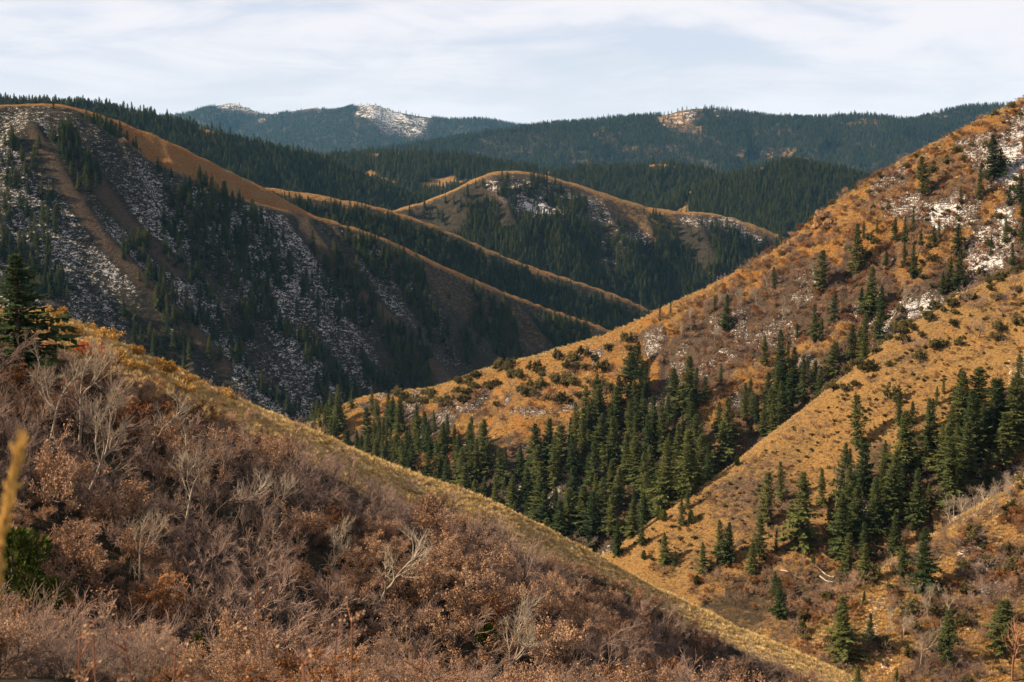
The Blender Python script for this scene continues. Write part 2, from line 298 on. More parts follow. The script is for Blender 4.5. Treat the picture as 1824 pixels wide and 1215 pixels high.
def c_orange(x, y, u, v, b):
    uu, vv = ragged(u, v, x, y, 14, 14, 61); n = fbm(x / 16, y / 16, 4, 63)
    g = .95 * (1 - smooth(8, 34, b + 30 * (n - .5))) + .55 * smooth(.48, .64, n) * (1 - smooth(60, 190, b)) + .35 * smooth(.50, .62, n) + .35 * soft(u, v, [(1480, 370), (1824, 180), (1824, 420), (1600, 500)], 40) + .5 * soft(uu, vv, [(640, 700), (780, 690), (980, 640), (1150, 600), (1130, 720), (900, 770), (760, 720)])
    g = g + .9 * strip(uu, vv, [(1262, 735), (1330, 672), (1410, 640), (1500, 590), (1560, 540)], 8, 26) + .6 * soft(uu, vv, [(1640, 430), (1760, 340), (1824, 340), (1824, 380), (1680, 460)])
    s = .16 + .5 * (n < .36)
    for p in SNOW['orange_hill']: s = s + .6 * soft(uu, vv, p)
    return s, g * (1 - .8 * (s > .5)), .2 * (n < .45) + .35 * smooth(700, 800, v) * (u < 1250), .85 - .5 * smooth(120, 300, b) + 0 * u
def c_grassy(x, y, u, v, b):
    uu, vv = ragged(u, v, x, y, 14, 12, 71); n = fbm(x / 9, y / 9, 4, 73)
    gully = soft(uu, vv, [(1240, 1060), (1400, 980), (1480, 880), (1600, 760), (1824, 680), (1900, 700), (1900, 1200), (1240, 1200)])
    s = .05 + 0 * u
    for p in SNOW['grassy_hill']: s = s + .7 * soft(uu, vv, p)
    return s, (.25 + .5 * (n > .55)) * gully + (.62 + .7 * (n - .5) + .7 * (fbm(x / 30, y / 30, 3, 75) - .5)) * (1 - gully), .55 * gully, .25
def c_brushy(x, y, u, v, b):
    uu, vv = ragged(u, v, x, y, 12, 8, 81); n = fbm(x / 7, y / 7, 4, 83)
    s = .08 + 0 * u
    for p in SNOW['brushy_spur']: s = s + .72 * soft(uu, vv, p)
    return s, .35 + .7 * smooth(.42, .58, n) * (1 - .3 * smooth(60, 170, b)), .3 * (n < .42), .6
def band_w(u): return np.interp(u, [0, 90, 200, 300, 470, 560, 700, 860, 1000, 1100, 1200, 1350, 1500], [40, 70, 55, 60, 60, 66, 78, 70, 56, 40, 34, 26, 18])
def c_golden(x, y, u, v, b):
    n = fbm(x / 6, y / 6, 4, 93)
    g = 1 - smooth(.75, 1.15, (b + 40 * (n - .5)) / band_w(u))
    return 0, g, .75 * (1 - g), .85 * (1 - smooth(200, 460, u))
def c_near(x, y, u, v, b): return 0, .12, .8, .3
cover('far_mountain', c_far); cover('wooded_mountain', c_wm)
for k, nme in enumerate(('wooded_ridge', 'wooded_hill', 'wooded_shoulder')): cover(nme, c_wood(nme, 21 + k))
cover('domed_hill', c_dome); cover('middle_spur', c_spur); cover('snowy_mountain', c_snowy); cover('orange_hill', c_orange)
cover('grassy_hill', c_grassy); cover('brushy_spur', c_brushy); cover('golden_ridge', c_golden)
m_ = hillmask('valley'); CVR[m_] = (.05, .1, .9, .2)
m_ = hillmask('near_slope'); CVR[m_] = (0, .12, .8, .3)

# ------------------------------------------------------------------ materials
def newmat(name):
    m = bpy.data.materials.new(name); m.use_nodes = True; nt = m.node_tree; nt.nodes.clear()
    return m, nt
def lk(nt, a, b): nt.links.new(a, b)
def mathn(nt, op, a, b=None, c=None, clamp=False):
    n = N(nt, 'ShaderNodeMath', operation=op); n.use_clamp = clamp
    for i, x in enumerate((a, b, c)):
        if x is None: continue
        if isinstance(x, (int, float)): n.inputs[i].default_value = x
        else: lk(nt, x, n.inputs[i])
    return n.outputs[0]
def mixc(nt, f, a, b):
    n = N(nt, 'ShaderNodeMix', data_type='RGBA')
    for key, x in (('Factor', f), ('A', a), ('B', b)):
        if isinstance(x, (int, float)): n.inputs[key].default_value = x
        elif isinstance(x, tuple): n.inputs[key].default_value = x + (1,)
        else: lk(nt, x, n.inputs[key])
    return n.outputs['Result']
def noisen(nt, co, scale, detail=4, rough=.55, dist=0.):
    n = N(nt, 'ShaderNodeTexNoise'); n.inputs['Scale'].default_value = scale; n.inputs['Detail'].default_value = detail; n.inputs['Roughness'].default_value = rough; n.inputs['Distortion'].default_value = dist
    if co is not None: lk(nt, co, n.inputs['Vector'])
    return n.outputs[0]
def sstep(nt, x, a, b):
    n = N(nt, 'ShaderNodeMapRange', interpolation_type='SMOOTHSTEP')
    for i, q in enumerate((x, a, b)):
        if isinstance(q, (int, float)): n.inputs[i].default_value = q
        else: lk(nt, q, n.inputs[i])
    return n.outputs[0]
def finish(m, nt, col, rough=.9, normal=None, spec=.15):
    p = N(nt, 'ShaderNodeBsdfPrincipled'); o = N(nt, 'ShaderNodeOutputMaterial')
    if isinstance(col, tuple): p.inputs['Base Color'].default_value = col + (1,)
    else: lk(nt, col, p.inputs['Base Color'])
    p.inputs['Roughness'].default_value = rough; p.inputs['Specular IOR Level'].default_value = spec
    if normal is not None: lk(nt, normal, p.inputs['Normal'])
    lk(nt, p.outputs[0], o.inputs[0]); return m

def ground_material(name, sc, bumpd, straw=(.165, .099, .037)):
    """sc: size of the pieces of snow, grass and brush in 1/m"""
    m, nt = newmat(name)
    g = N(nt, 'ShaderNodeNewGeometry').outputs['Position']
    at_ = N(nt, 'ShaderNodeAttribute', attribute_name='cover'); sp = N(nt, 'ShaderNodeSeparateColor'); lk(nt, at_.outputs['Color'], sp.inputs[0])
    snow, gold, wood, rust = sp.outputs[0], sp.outputs[1], sp.outputs[2], at_.outputs['Alpha']
    mp = N(nt, 'ShaderNodeMapping'); mp.inputs['Scale'].default_value = (1, 1, 2.2); lk(nt, g, mp.inputs[0]); g = mp.outputs[0]
    n1 = noisen(nt, g, sc, 6, .62, .3); n2 = noisen(nt, g, sc * 3.1, 4, .6); n3 = noisen(nt, g, sc * .23, 3, .5)
    brush = mixc(nt, sstep(nt, n2, .35, .68), (0.0207, 0.0155, 0.0118), (0.0777, 0.0503, 0.0318))
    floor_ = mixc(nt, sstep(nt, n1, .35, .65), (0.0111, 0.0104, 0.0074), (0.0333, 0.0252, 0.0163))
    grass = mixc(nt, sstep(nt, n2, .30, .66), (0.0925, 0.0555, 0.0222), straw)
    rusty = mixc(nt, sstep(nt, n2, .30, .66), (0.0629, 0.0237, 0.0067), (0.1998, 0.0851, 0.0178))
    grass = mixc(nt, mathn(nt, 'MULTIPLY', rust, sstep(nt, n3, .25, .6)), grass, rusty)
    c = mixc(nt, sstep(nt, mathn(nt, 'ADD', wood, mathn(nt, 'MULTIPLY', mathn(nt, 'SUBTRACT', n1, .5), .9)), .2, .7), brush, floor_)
    gf = sstep(nt, mathn(nt, 'ADD', gold, mathn(nt, 'MULTIPLY', mathn(nt, 'SUBTRACT', n1, .5), 1.3)), .18, .72)
    c = mixc(nt, gf, c, grass)
    sn = mathn(nt, 'ADD', mathn(nt, 'MULTIPLY', n1, .45), mathn(nt, 'MULTIPLY', n2, .55))
    th = mathn(nt, 'SUBTRACT', .70, mathn(nt, 'MULTIPLY', snow, .27))
    sf = mathn(nt, 'MULTIPLY', sstep(nt, sn, th, mathn(nt, 'ADD', th, .11)), sstep(nt, snow, .06, .16))
    c = mixc(nt, mathn(nt, 'MULTIPLY', sf, .8), c, (.48, .465, .46))
    b = N(nt, 'ShaderNodeBump'); b.inputs['Strength'].default_value = .7; b.inputs['Distance'].default_value = bumpd
    lk(nt, mathn(nt, 'ADD', n1, mathn(nt, 'MULTIPLY', n2, .5)), b.inputs['Height'])
    return finish(m, nt, c, .95, b.outputs[0], .05)
GM = {}
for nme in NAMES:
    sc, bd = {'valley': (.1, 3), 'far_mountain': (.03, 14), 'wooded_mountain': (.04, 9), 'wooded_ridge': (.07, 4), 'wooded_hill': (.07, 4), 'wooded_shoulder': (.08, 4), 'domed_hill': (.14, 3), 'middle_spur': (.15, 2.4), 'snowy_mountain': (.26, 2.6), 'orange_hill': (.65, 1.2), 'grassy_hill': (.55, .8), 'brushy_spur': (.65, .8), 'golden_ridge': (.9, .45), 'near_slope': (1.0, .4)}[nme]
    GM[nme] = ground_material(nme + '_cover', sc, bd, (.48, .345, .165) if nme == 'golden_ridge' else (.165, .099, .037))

# ------------------------------------------------------------------ the land: one continuous sheet out to the horizon, one object per hill
def mesh_np(name, verts, faces, mat, smooth_=False):
    me = bpy.data.meshes.new(name); k = faces.shape[1]
    me.vertices.add(len(verts)); me.vertices.foreach_set('co', np.ascontiguousarray(verts, np.float32).ravel())
    me.loops.add(faces.size); me.loops.foreach_set('vertex_index', np.ascontiguousarray(faces, np.int32).ravel())
    me.polygons.add(len(faces)); me.polygons.foreach_set('loop_start', np.arange(0, faces.size, k, dtype=np.int32))
    if smooth_: me.polygons.foreach_set('use_smooth', np.ones(len(faces), bool))
    me.update(calc_edges=True)
    if mat is not None: me.materials.append(mat)
    return me
def link(name, data, parent=None):
    o = bpy.data.objects.new(name, data); COL.objects.link(o)
    if parent is not None: o.parent = parent
    return o
def tag(o, label=None, cat=None, group=None, kind=None):
    for k, v in (('label', label), ('category', cat), ('group', group), ('kind', kind)):
        if v is not None: o[k] = v
    return o
LAND = {'valley': ('valley_ground', 'dark valley floor between the hills'),
        'far_mountain': ('mountain', 'distant blue mountain range with snow on its bare summits'),
        'wooded_mountain': ('mountain', 'long far mountain covered in conifers with pale clearings'),
        'wooded_ridge': ('hill', 'dark wooded ridge running below the far mountains'),
        'wooded_hill': ('hill', 'rounded wooded hill just beyond the orange slope'),
        'wooded_shoulder': ('hill', 'dark wooded shoulder falling behind the snowy mountainside'),
        'domed_hill': ('hill', 'domed hill with golden rim, snow patches and dark conifers'),
        'middle_spur': ('hill', 'wooded spur with thin golden crest in front of the domed hill'),
        'snowy_mountain': ('mountain', 'big shaded mountainside with patchy snow and a golden upper slope'),
        'orange_hill': ('hill', 'steep orange brushy hill with snow patches climbing to the right edge'),
        'grassy_hill': ('hill', 'smooth golden grassy hillside with scattered conifers'),
        'brushy_spur': ('hill', 'low brushy spur with snow patches in the lower right corner'),
        'golden_ridge': ('hill', 'near ridge with a golden grass crest and bare shrubs'),
        'near_slope': ('ground', 'brown leaf covered slope right below the viewer')}
ALLV = np.stack([GX.ravel(), GY.ravel(), GZ.ravel()], -1)
na_, nr_ = GX.shape
_q = np.arange(na_ - 1)[:, None] * nr_ + np.arange(nr_ - 1)[None]
QUADS = np.stack([_q + nr_, _q + nr_ + 1, _q + 1, _q], -1).reshape(-1, 4)
FID = GI.ravel()[QUADS[:, 0]]
for k, nme in enumerate(NAMES):
    f = QUADS[FID == k]
    if len(f) == 0: continue
    used, inv = np.unique(f, return_inverse=True)
    me = mesh_np(LAND[nme][0], ALLV[used], inv.reshape(f.shape), GM[nme], True)
    ca = me.color_attributes.new('cover', 'FLOAT_COLOR', 'POINT')
    ca.data.foreach_set('color', CVR.reshape(-1, 4)[used].astype(np.float32).ravel())
    tag(link(LAND[nme][0], me), LAND[nme][1], LAND[nme][0], kind='structure')
# ------------------------------------------------------------------ plant materials
def plant_mat(name, c0, c1, scale=1.2, rough=.85, trans=0.0, spec=.1):
    m, nt = newmat(name)
    oi = N(nt, 'ShaderNodeObjectInfo').outputs['Random']
    tcx = N(nt, 'ShaderNodeTexCoord').outputs['Object']
    f = mathn(nt, 'ADD', mathn(nt, 'MULTIPLY', oi, .7), mathn(nt, 'MULTIPLY', noisen(nt, tcx, scale, 3, .6), .4), clamp=True)
    col = mixc(nt, sstep(nt, f, .15, .85), c0, c1)
    if trans <= 0: return finish(m, nt, col, rough, None, spec)
    d = N(nt, 'ShaderNodeBsdfDiffuse'); t = N(nt, 'ShaderNodeBsdfTranslucent'); mx = N(nt, 'ShaderNodeMixShader'); o = N(nt, 'ShaderNodeOutputMaterial')
    lk(nt, col, d.inputs[0]); lk(nt, col, t.inputs[0]); mx.inputs[0].default_value = trans
    lk(nt, d.outputs[0], mx.inputs[1]); lk(nt, t.outputs[0], mx.inputs[2]); lk(nt, mx.outputs[0], o.inputs[0]); return m
M_NEEDLE = plant_mat('conifer_needles', (.036, .054, .022), (.090, .098, .033), .35, trans=.3)
M_BARK = plant_mat('conifer_bark', (.05, .035, .025), (.11, .08, .06), 3)
M_TWIG = plant_mat('grey_brown_twigs', (.125, .083, .066), (.24, .160, .126), .8)
M_STEM = plant_mat('dark_shrub_stems', (.045, .032, .024), (.10, .07, .05), 2)
M_DEAD = plant_mat('dead_tan_leaves', (0.1950, 0.1076, 0.0624), (0.3276, 0.1950, 0.1131), .9, trans=.25)
M_RUST = plant_mat('rusty_leaves', (0.1170, 0.0452, 0.0156), (0.2262, 0.0975, 0.0328), .9, trans=.25)
M_RED = plant_mat('red_leaves', (0.2964, 0.0429, 0.0117), (0.3900, 0.0936, 0.0234), .9, trans=.25)
M_PALE = plant_mat('pale_aspen_bark', (.17, .135, .100), (.26, .21, .16), 1.0)
M_OLIVE = plant_mat('olive_leaves', (0.0546, 0.0468, 0.0172), (0.1170, 0.0952, 0.0374), .8, trans=.2)
M_SAGE = plant_mat('golden_brush_leaves', (0.2340, 0.1209, 0.0312), (0.3900, 0.2262, 0.0663), .9, trans=.2)
M_JUN = plant_mat('juniper_leaves', (0.0328, 0.0452, 0.0078), (0.0780, 0.0897, 0.0172), .8, trans=.15)
M_GRASS = plant_mat('dry_grass_blades', (0.30, 0.205, 0.085), (0.48, 0.34, 0.155), 1.5, trans=.3)
M_WEED = plant_mat('reddish_weed_stalks', (0.1014, 0.0390, 0.0218), (0.1716, 0.0702, 0.0390), 4)
M_SEED = plant_mat('pale_seed_heads', (0.2028, 0.1248, 0.0780), (0.2964, 0.1950, 0.1248), 4, trans=.3)
M_STALK = plant_mat('golden_grass_stalk', (0.3120, 0.1716, 0.0429), (0.4056, 0.2418, 0.0702), 4, trans=.3)
M_LOG = plant_mat('bleached_wood', (0.2964, 0.2496, 0.2106), (0.4290, 0.3744, 0.3276), 2)
M_SNAG = plant_mat('dead_brown_wood', (.16, .075, .045), (.26, .13, .08), 2)
def rock_material():
    m, nt = newmat('dark_rock'); g = N(nt, 'ShaderNodeNewGeometry').outputs['Position']
    n = noisen(nt, g, .8, 6, .65); b = N(nt, 'ShaderNodeBump'); b.inputs['Distance'].default_value = .6; lk(nt, n, b.inputs['Height'])
    return finish(m, nt, mixc(nt, sstep(nt, n, .35, .7), (.035, .024, .017), (.19, .11, .055)), .95, b.outputs[0], .05)
M_ROCK = rock_material()

# ------------------------------------------------------------------ plant shapes (each built once, copies share the mesh)
def unit(v): return v / np.maximum(np.linalg.norm(v, axis=-1, keepdims=True), 1e-9)
def tubes(segs, sides=3):
    """segs: rows p0(3) p1(3) r0 r1 -> open tapered prisms"""
    S = np.array(segs, float); p0, p1, r0, r1 = S[:, :3], S[:, 3:6], S[:, 6], S[:, 7]
    d = unit(p1 - p0); ref = np.where(np.abs(d[:, 2:3]) > .9, np.array([[1., 0, 0]]), np.array([[0, 0, 1.]]))
    a = unit(np.cross(d, ref)); b = np.cross(d, a); V_ = []; n = len(S)
    for (p, r) in ((p0, r0), (p1, r1)):
        for k in range(sides):
            t = 2 * math.pi * k / sides; V_.append(p + r[:, None] * (a * math.cos(t) + b * math.sin(t)))
    V_ = np.stack(V_, 1); base = np.arange(n)[:, None] * (2 * sides); F = []
    for k in range(sides):
        j = (k + 1) % sides; F.append(np.concatenate([base + k, base + j, base + sides + j, base + sides + k], 1))
    return V_.reshape(-1, 3), np.concatenate(F)
def leaves(P, Dv, Nv, L, Wd):
    """rhombic blades at P along Dv, width across"""
    P, Dv, Nv = np.array(P), unit(np.array(Dv)), np.array(Nv); L = np.asarray(L)[:, None]; Wd = np.asarray(Wd)[:, None]
    s = unit(np.cross(Dv, Nv))
    V_ = np.stack([P, P + Dv * L * .45 + s * Wd, P + Dv * L, P + Dv * L * .5 - s * Wd], 1)
    return V_.reshape(-1, 3), np.arange(len(P) * 4).reshape(-1, 4)

def conifer_meshes(seed, rmax, gap, power, lean=0.0, H=15.0, bare=.08):
    R = np.random.default_rng(seed)
    seg = []; nz = 8
    for i in range(nz):
        t0, t1 = i / nz, (i + 1) / nz; r = lambda t: .24 * (1 - t) ** .8 + .02
        seg.append([lean * H * t0 ** 2, 0, H * .97 * t0, lean * H * t1 ** 2, 0, H * .97 * t1, r(t0), r(t1)])
    vt, ft = tubes(seg, 7)
    P, D, Nn, L, Wd = [], [], [], [], []
    z = bare * H; side_len = 1 + .25 * R.normal(size=3)
    while z < H * .985:
        t = (z - bare * H) / (H * (1 - bare)); nb = int(R.integers(5, 9)); a0 = R.uniform(0, 6.28)
        prof = rmax * (1 - t) ** power * (.80 + .2 * math.sin(a0)) * (1 + .20 * math.sin(z * 1.1 + seed * 2.3) * (1 - t) + .12 * math.sin(z * 2.9 + seed)) * min(1, .55 + t * 4) + .14
        for k in range(nb):
            if R.random() < gap: continue
            az = a0 + 6.283 * k / nb + R.normal(0, .25)
            ln = prof * R.uniform(.6, 1.18) * (1 + .24 * math.cos(az - side_len[0] * 3))
            up0 = -.22 + .75 * t + R.normal(0, .10); ca, sa = math.cos(az), math.sin(az)
            ns = max(2, int(3 + ln * 2.0)); off = lean * H * (z / H) ** 2
            for j in range(ns):
                f = (j + .6 + R.uniform(-.3, .3)) / ns; rr = ln * f
                droop = up0 * rr - .16 * rr * rr / max(ln, .5) * (1 - t) + .10 * rr * f
                base = np.array([off + ca * rr, sa * rr, z + droop])
                for sd in (-1, 1):
                    ang = az + sd * R.uniform(.35, 1.0); l = (.30 + .34 * ln * (1 - .55 * f)) * R.uniform(.75, 1.25)
                    dv = np.array([math.cos(ang), math.sin(ang), up0 * .6 - .12 + R.normal(0, .18)])
                    P.append(base); D.append(dv); Nn.append([R.normal(0, .45), R.normal(0, .45), 1]); L.append(l); Wd.append(l * R.uniform(.17, .30))
                if R.random() < .7:
                    l = .30 + .2 * ln * R.random()
                    P.append(base); D.append([ca * .4, sa * .4, -1 + R.normal(0, .4)]); Nn.append([-sa + R.normal(0, .3), ca, .2]); L.append(l); Wd.append(l * .28)
            P.append([off + ca * ln * .75, sa * ln * .75, z + up0 * ln * .75 - .06 * ln]); D.append([ca, sa, up0 + .15]); Nn.append([R.normal(0, .3), R.normal(0, .3), 1]); L.append(.35 * ln + .2); Wd.append(.10 * ln + .05)
        z += H * (.030 + .012 * R.random()) * (1 - .45 * t)
    for k in range(10):
        a = R.uniform(0, 6.28); P.append([lean * H, 0, H * (.955 + .02 * R.random())]); D.append([.35 * math.cos(a), .35 * math.sin(a), 1]); Nn.append([math.sin(a), math.cos(a), .1]); L.append(.6); Wd.append(.10)
    vc, fc = leaves(P, D, Nn, L, Wd)
    return mesh_np('trunk', vt, ft, M_BARK, True), mesh_np('crown', vc, fc, M_NEEDLE)
CONIFER = [conifer_meshes(1, 3.3, .05, .85), conifer_meshes(2, 2.8, .08, .78, .01), conifer_meshes(3, 3.9, .10, .90), conifer_meshes(4, 2.3, .06, .68, -.01), conifer_meshes(5, 3.2, .22, .62, .02, bare=.14), conifer_meshes(6, 3.7, .03, 1.0, bare=.04)]

def grow(R, levels, start, d0, L0, r0, up, wob, spreads, counts, ratio, nseg=3):
    """recursive limbs; returns segments per level and the tips"""
    segs = [[] for _ in range(levels)]; tips = []
    def rec(p, d, L, r, lv):
        pts = [p]; dirs = [d]
        for s in range(nseg if lv < levels - 1 else 1):
            d = unit(d + R.normal(0, wob, 3) + np.array([0, 0, up])); q = p + d * L / (nseg if lv < levels - 1 else 1)
            k = nseg if lv < levels - 1 else 1
            segs[lv].append([*p, *q, r * (1 - .5 * s / k), r * (1 - .5 * (s + 1) / k) if lv < levels - 1 else r * .35]); p = q; pts.append(p); dirs.append(d)
        if lv == levels - 1: tips.append((p, d)); return
        for c in range(counts[lv]):
            f = R.uniform(.35, 1.0) if c else 1.0
            i = min(int(f * nseg), nseg - 1); g = f * nseg - i; b = pts[i] * (1 - g) + pts[i + 1] * g
            ax = unit(np.cross(dirs[i + 1], R.normal(size=3))); nd = unit(dirs[i + 1] + ax * R.uniform(.4, 1) * spreads[lv])
            rec(b, nd, L * ratio[lv] * R.uniform(.7, 1.2), r * .55, lv + 1)
    rec(np.array(start, float), unit(np.array(d0, float)), L0, r0, 0)
    return segs, tips
def shrub_meshes(seed, H=3.4, spread=.75, stems=6, counts=(4, 4, 6), leaf=0, leafsize=.13, leafmat=None, twig_r=.011, stemmat=None, twigmat=None, up=.06):
    R = np.random.default_rng(seed); lo, hi, tips = [], [], []
    for s in range(stems):
        a = 6.283 * s / stems + R.normal(0, .4); tilt = spread * R.uniform(.25, 1.0)
        sg, tp = grow(R, 4, (R.normal(0, .15), R.normal(0, .15), -.25), (tilt * math.cos(a), tilt * math.sin(a), 1), H * .52 * R.uniform(.75, 1.15), .036 * H / 3.4, up, .16, (.8, .9, .9), counts, (.55, .55, .55))
        lo += sg[0] + sg[1]; hi += [x[:6] + [max(x[6], twig_r * 1.3), max(x[7], twig_r)] for x in sg[2]] + [x[:6] + [twig_r, twig_r * .6] for x in sg[3]]; tips += tp
    ml = mesh_np('stems', *tubes(lo, 4), stemmat or M_STEM); mh = mesh_np('crown', *tubes(hi, 3), twigmat or M_TWIG)
    out = [('stems', ml), ('crown', mh)]
    if leaf:
        P, D, Nn, L, Wd = [], [], [], [], []
        for i in range(leaf):
            p, d = tips[int(R.integers(len(tips)))]
            P.append(p - d * R.uniform(0, .35) + R.normal(0, .07, 3)); D.append(R.normal(size=3) + np.array([0, 0, -.3])); Nn.append(R.normal(size=3)); l = leafsize * R.uniform(.7, 1.5); L.append(l); Wd.append(l * .36)
        out.append(('leaves', mesh_np('leaves', *leaves(P, D, Nn, L, Wd), leafmat)))
    return out
SHRUB = {'bare': [shrub_meshes(s, 3.5 + .3 * (s % 3), 1.15, 6, (4, 5, 8), twig_r=.0085, up=.015) for s in (11, 12, 13, 14)],
         'leafy': [shrub_meshes(s, 3.3, .95, 6, (4, 4, 5), 4200, .072, M_DEAD) for s in (21, 22, 23)],
         'rust': [shrub_meshes(s, 2.6, .85, 6, (4, 4, 3), 2000, .10, M_RUST) for s in (31,)],
         'red': [shrub_meshes(41, 2.6, .8, 6, (4, 4, 3), 2200, .11, M_RED)],
         'olive': [shrub_meshes(s, 2.4, .95, 6, (4, 4, 4), 3000, .18, M_OLIVE, .010) for s in (51, 52)],
         'gold': [shrub_meshes(s, 1.15, 1.0, 7, (4, 3, 4), 1300, .10, M_SAGE, .009, M_STEM, M_SAGE) for s in (61, 62)]}
def aspen_meshes(seed, H=8.0, lean=.12, fork=.45, counts=(6, 5, 6)):
    R = np.random.default_rng(seed); lo, hi = [], []
    base = np.array([0, 0, -.3]); top = np.array([lean * H, R.normal(0, .03) * H, H * fork])
    mid = base + (top - base) * .5 + np.array([R.normal(0, .12), R.normal(0, .12), 0])
    lo += [[*base, *mid, .15, .125], [*mid, *top, .125, .10]]
    n = int(R.integers(3, 5))
    for k in range(n):
        a = 6.283 * k / n + R.normal(0, .3); tl = R.uniform(.35, .75)
        sg, tp = grow(R, 4, top, (lean * 2.2 + tl * math.cos(a), tl * math.sin(a), 1), H * .42 * R.uniform(.8, 1.2), .085, .08, .20, (.75, .8, .8), counts, (.50, .55, .6), 4)
        lo += sg[0]; hi += sg[1] + [x[:6] + [max(x[6], .016), max(x[7], .013)] for x in sg[2]] + [x[:6] + [.011, .006] for x in sg[3]]
    for k in range(3):
        f = R.uniform(.45, .9); a = R.uniform(0, 6.28); p = base + (top - base) * f
        sg, tp = grow(R, 3, p, (math.cos(a), math.sin(a), .25), H * .16, .035, .02, .25, (.8, .8), (3, 3), (.6, .6)); hi += sg[0] + sg[1] + [x[:6] + [.011, .006] for x in sg[2]]
    return [('trunk', mesh_np('trunk', *tubes(lo, 6), M_PALE, True)), ('branches', mesh_np('branches', *tubes(hi, 3), M_PALE))]
ASPEN = [aspen_meshes(71), aspen_meshes(72, 8, .2, .35), aspen_meshes(73, 8, .05, .55, (5, 5, 6)), aspen_meshes(74, 8, .16, .30, (6, 6, 6))]
def juniper_meshes(seed, H=3.0, rx=.75, conical=.6):
    R = np.random.default_rng(seed); P, D, Nn, L, Wd = [], [], [], [], []
    for i in range(1500):
        t = R.uniform(.03, 1) ; a = R.uniform(0, 6.28); lump = .8 + .25 * math.sin(3 * a + seed) + .15 * math.sin(7 * t + 2 * a)
        r = rx * (math.sin(math.pi * min(1, .12 + t * .88)) ** conical) * lump * R.uniform(.55, 1.05)
        P.append([r * math.cos(a), r * math.sin(a), t * H]); D.append([.6 * math.cos(a) + R.normal(0, .4), .6 * math.sin(a) + R.normal(0, .4), .9]); Nn.append([math.cos(a) + R.normal(0, .5), math.sin(a) + R.normal(0, .5), .5]); l = R.uniform(.2, .42); L.append(l); Wd.append(l * .24)
    st = [[0, 0, -.3, 0, 0, H * .5, .09, .06], [0, 0, H * .5, 0, 0, H * .95, .06, .02]]
    return [('trunk', mesh_np('trunk', *tubes(st, 5), M_BARK)), ('crown', mesh_np('crown', *leaves(P, D, Nn, L, Wd), M_JUN))]
JUN = [juniper_meshes(81), juniper_meshes(82, 3.0, 1.1, .5), juniper_meshes(83, 3.0, 1.7, .45)]
def tuft_mesh(seed, n=34, H=.55, r=.28):
    R = np.random.default_rng(seed); P, D, Nn, L, Wd = [], [], [], [], []
    for i in range(n):
        a = R.uniform(0, 6.28); q = r * math.sqrt(R.random()); P.append([q * math.cos(a), q * math.sin(a), -.05]); D.append([.55 * math.cos(a) + R.normal(0, .2), .55 * math.sin(a) + R.normal(0, .2), 1]); Nn.append([math.cos(a), math.sin(a), 0]); l = H * R.uniform(.6, 1.25); L.append(l); Wd.append(.018 + .012 * R.random())
    return mesh_np('tuft', *leaves(P, D, Nn, L, Wd), M_GRASS)

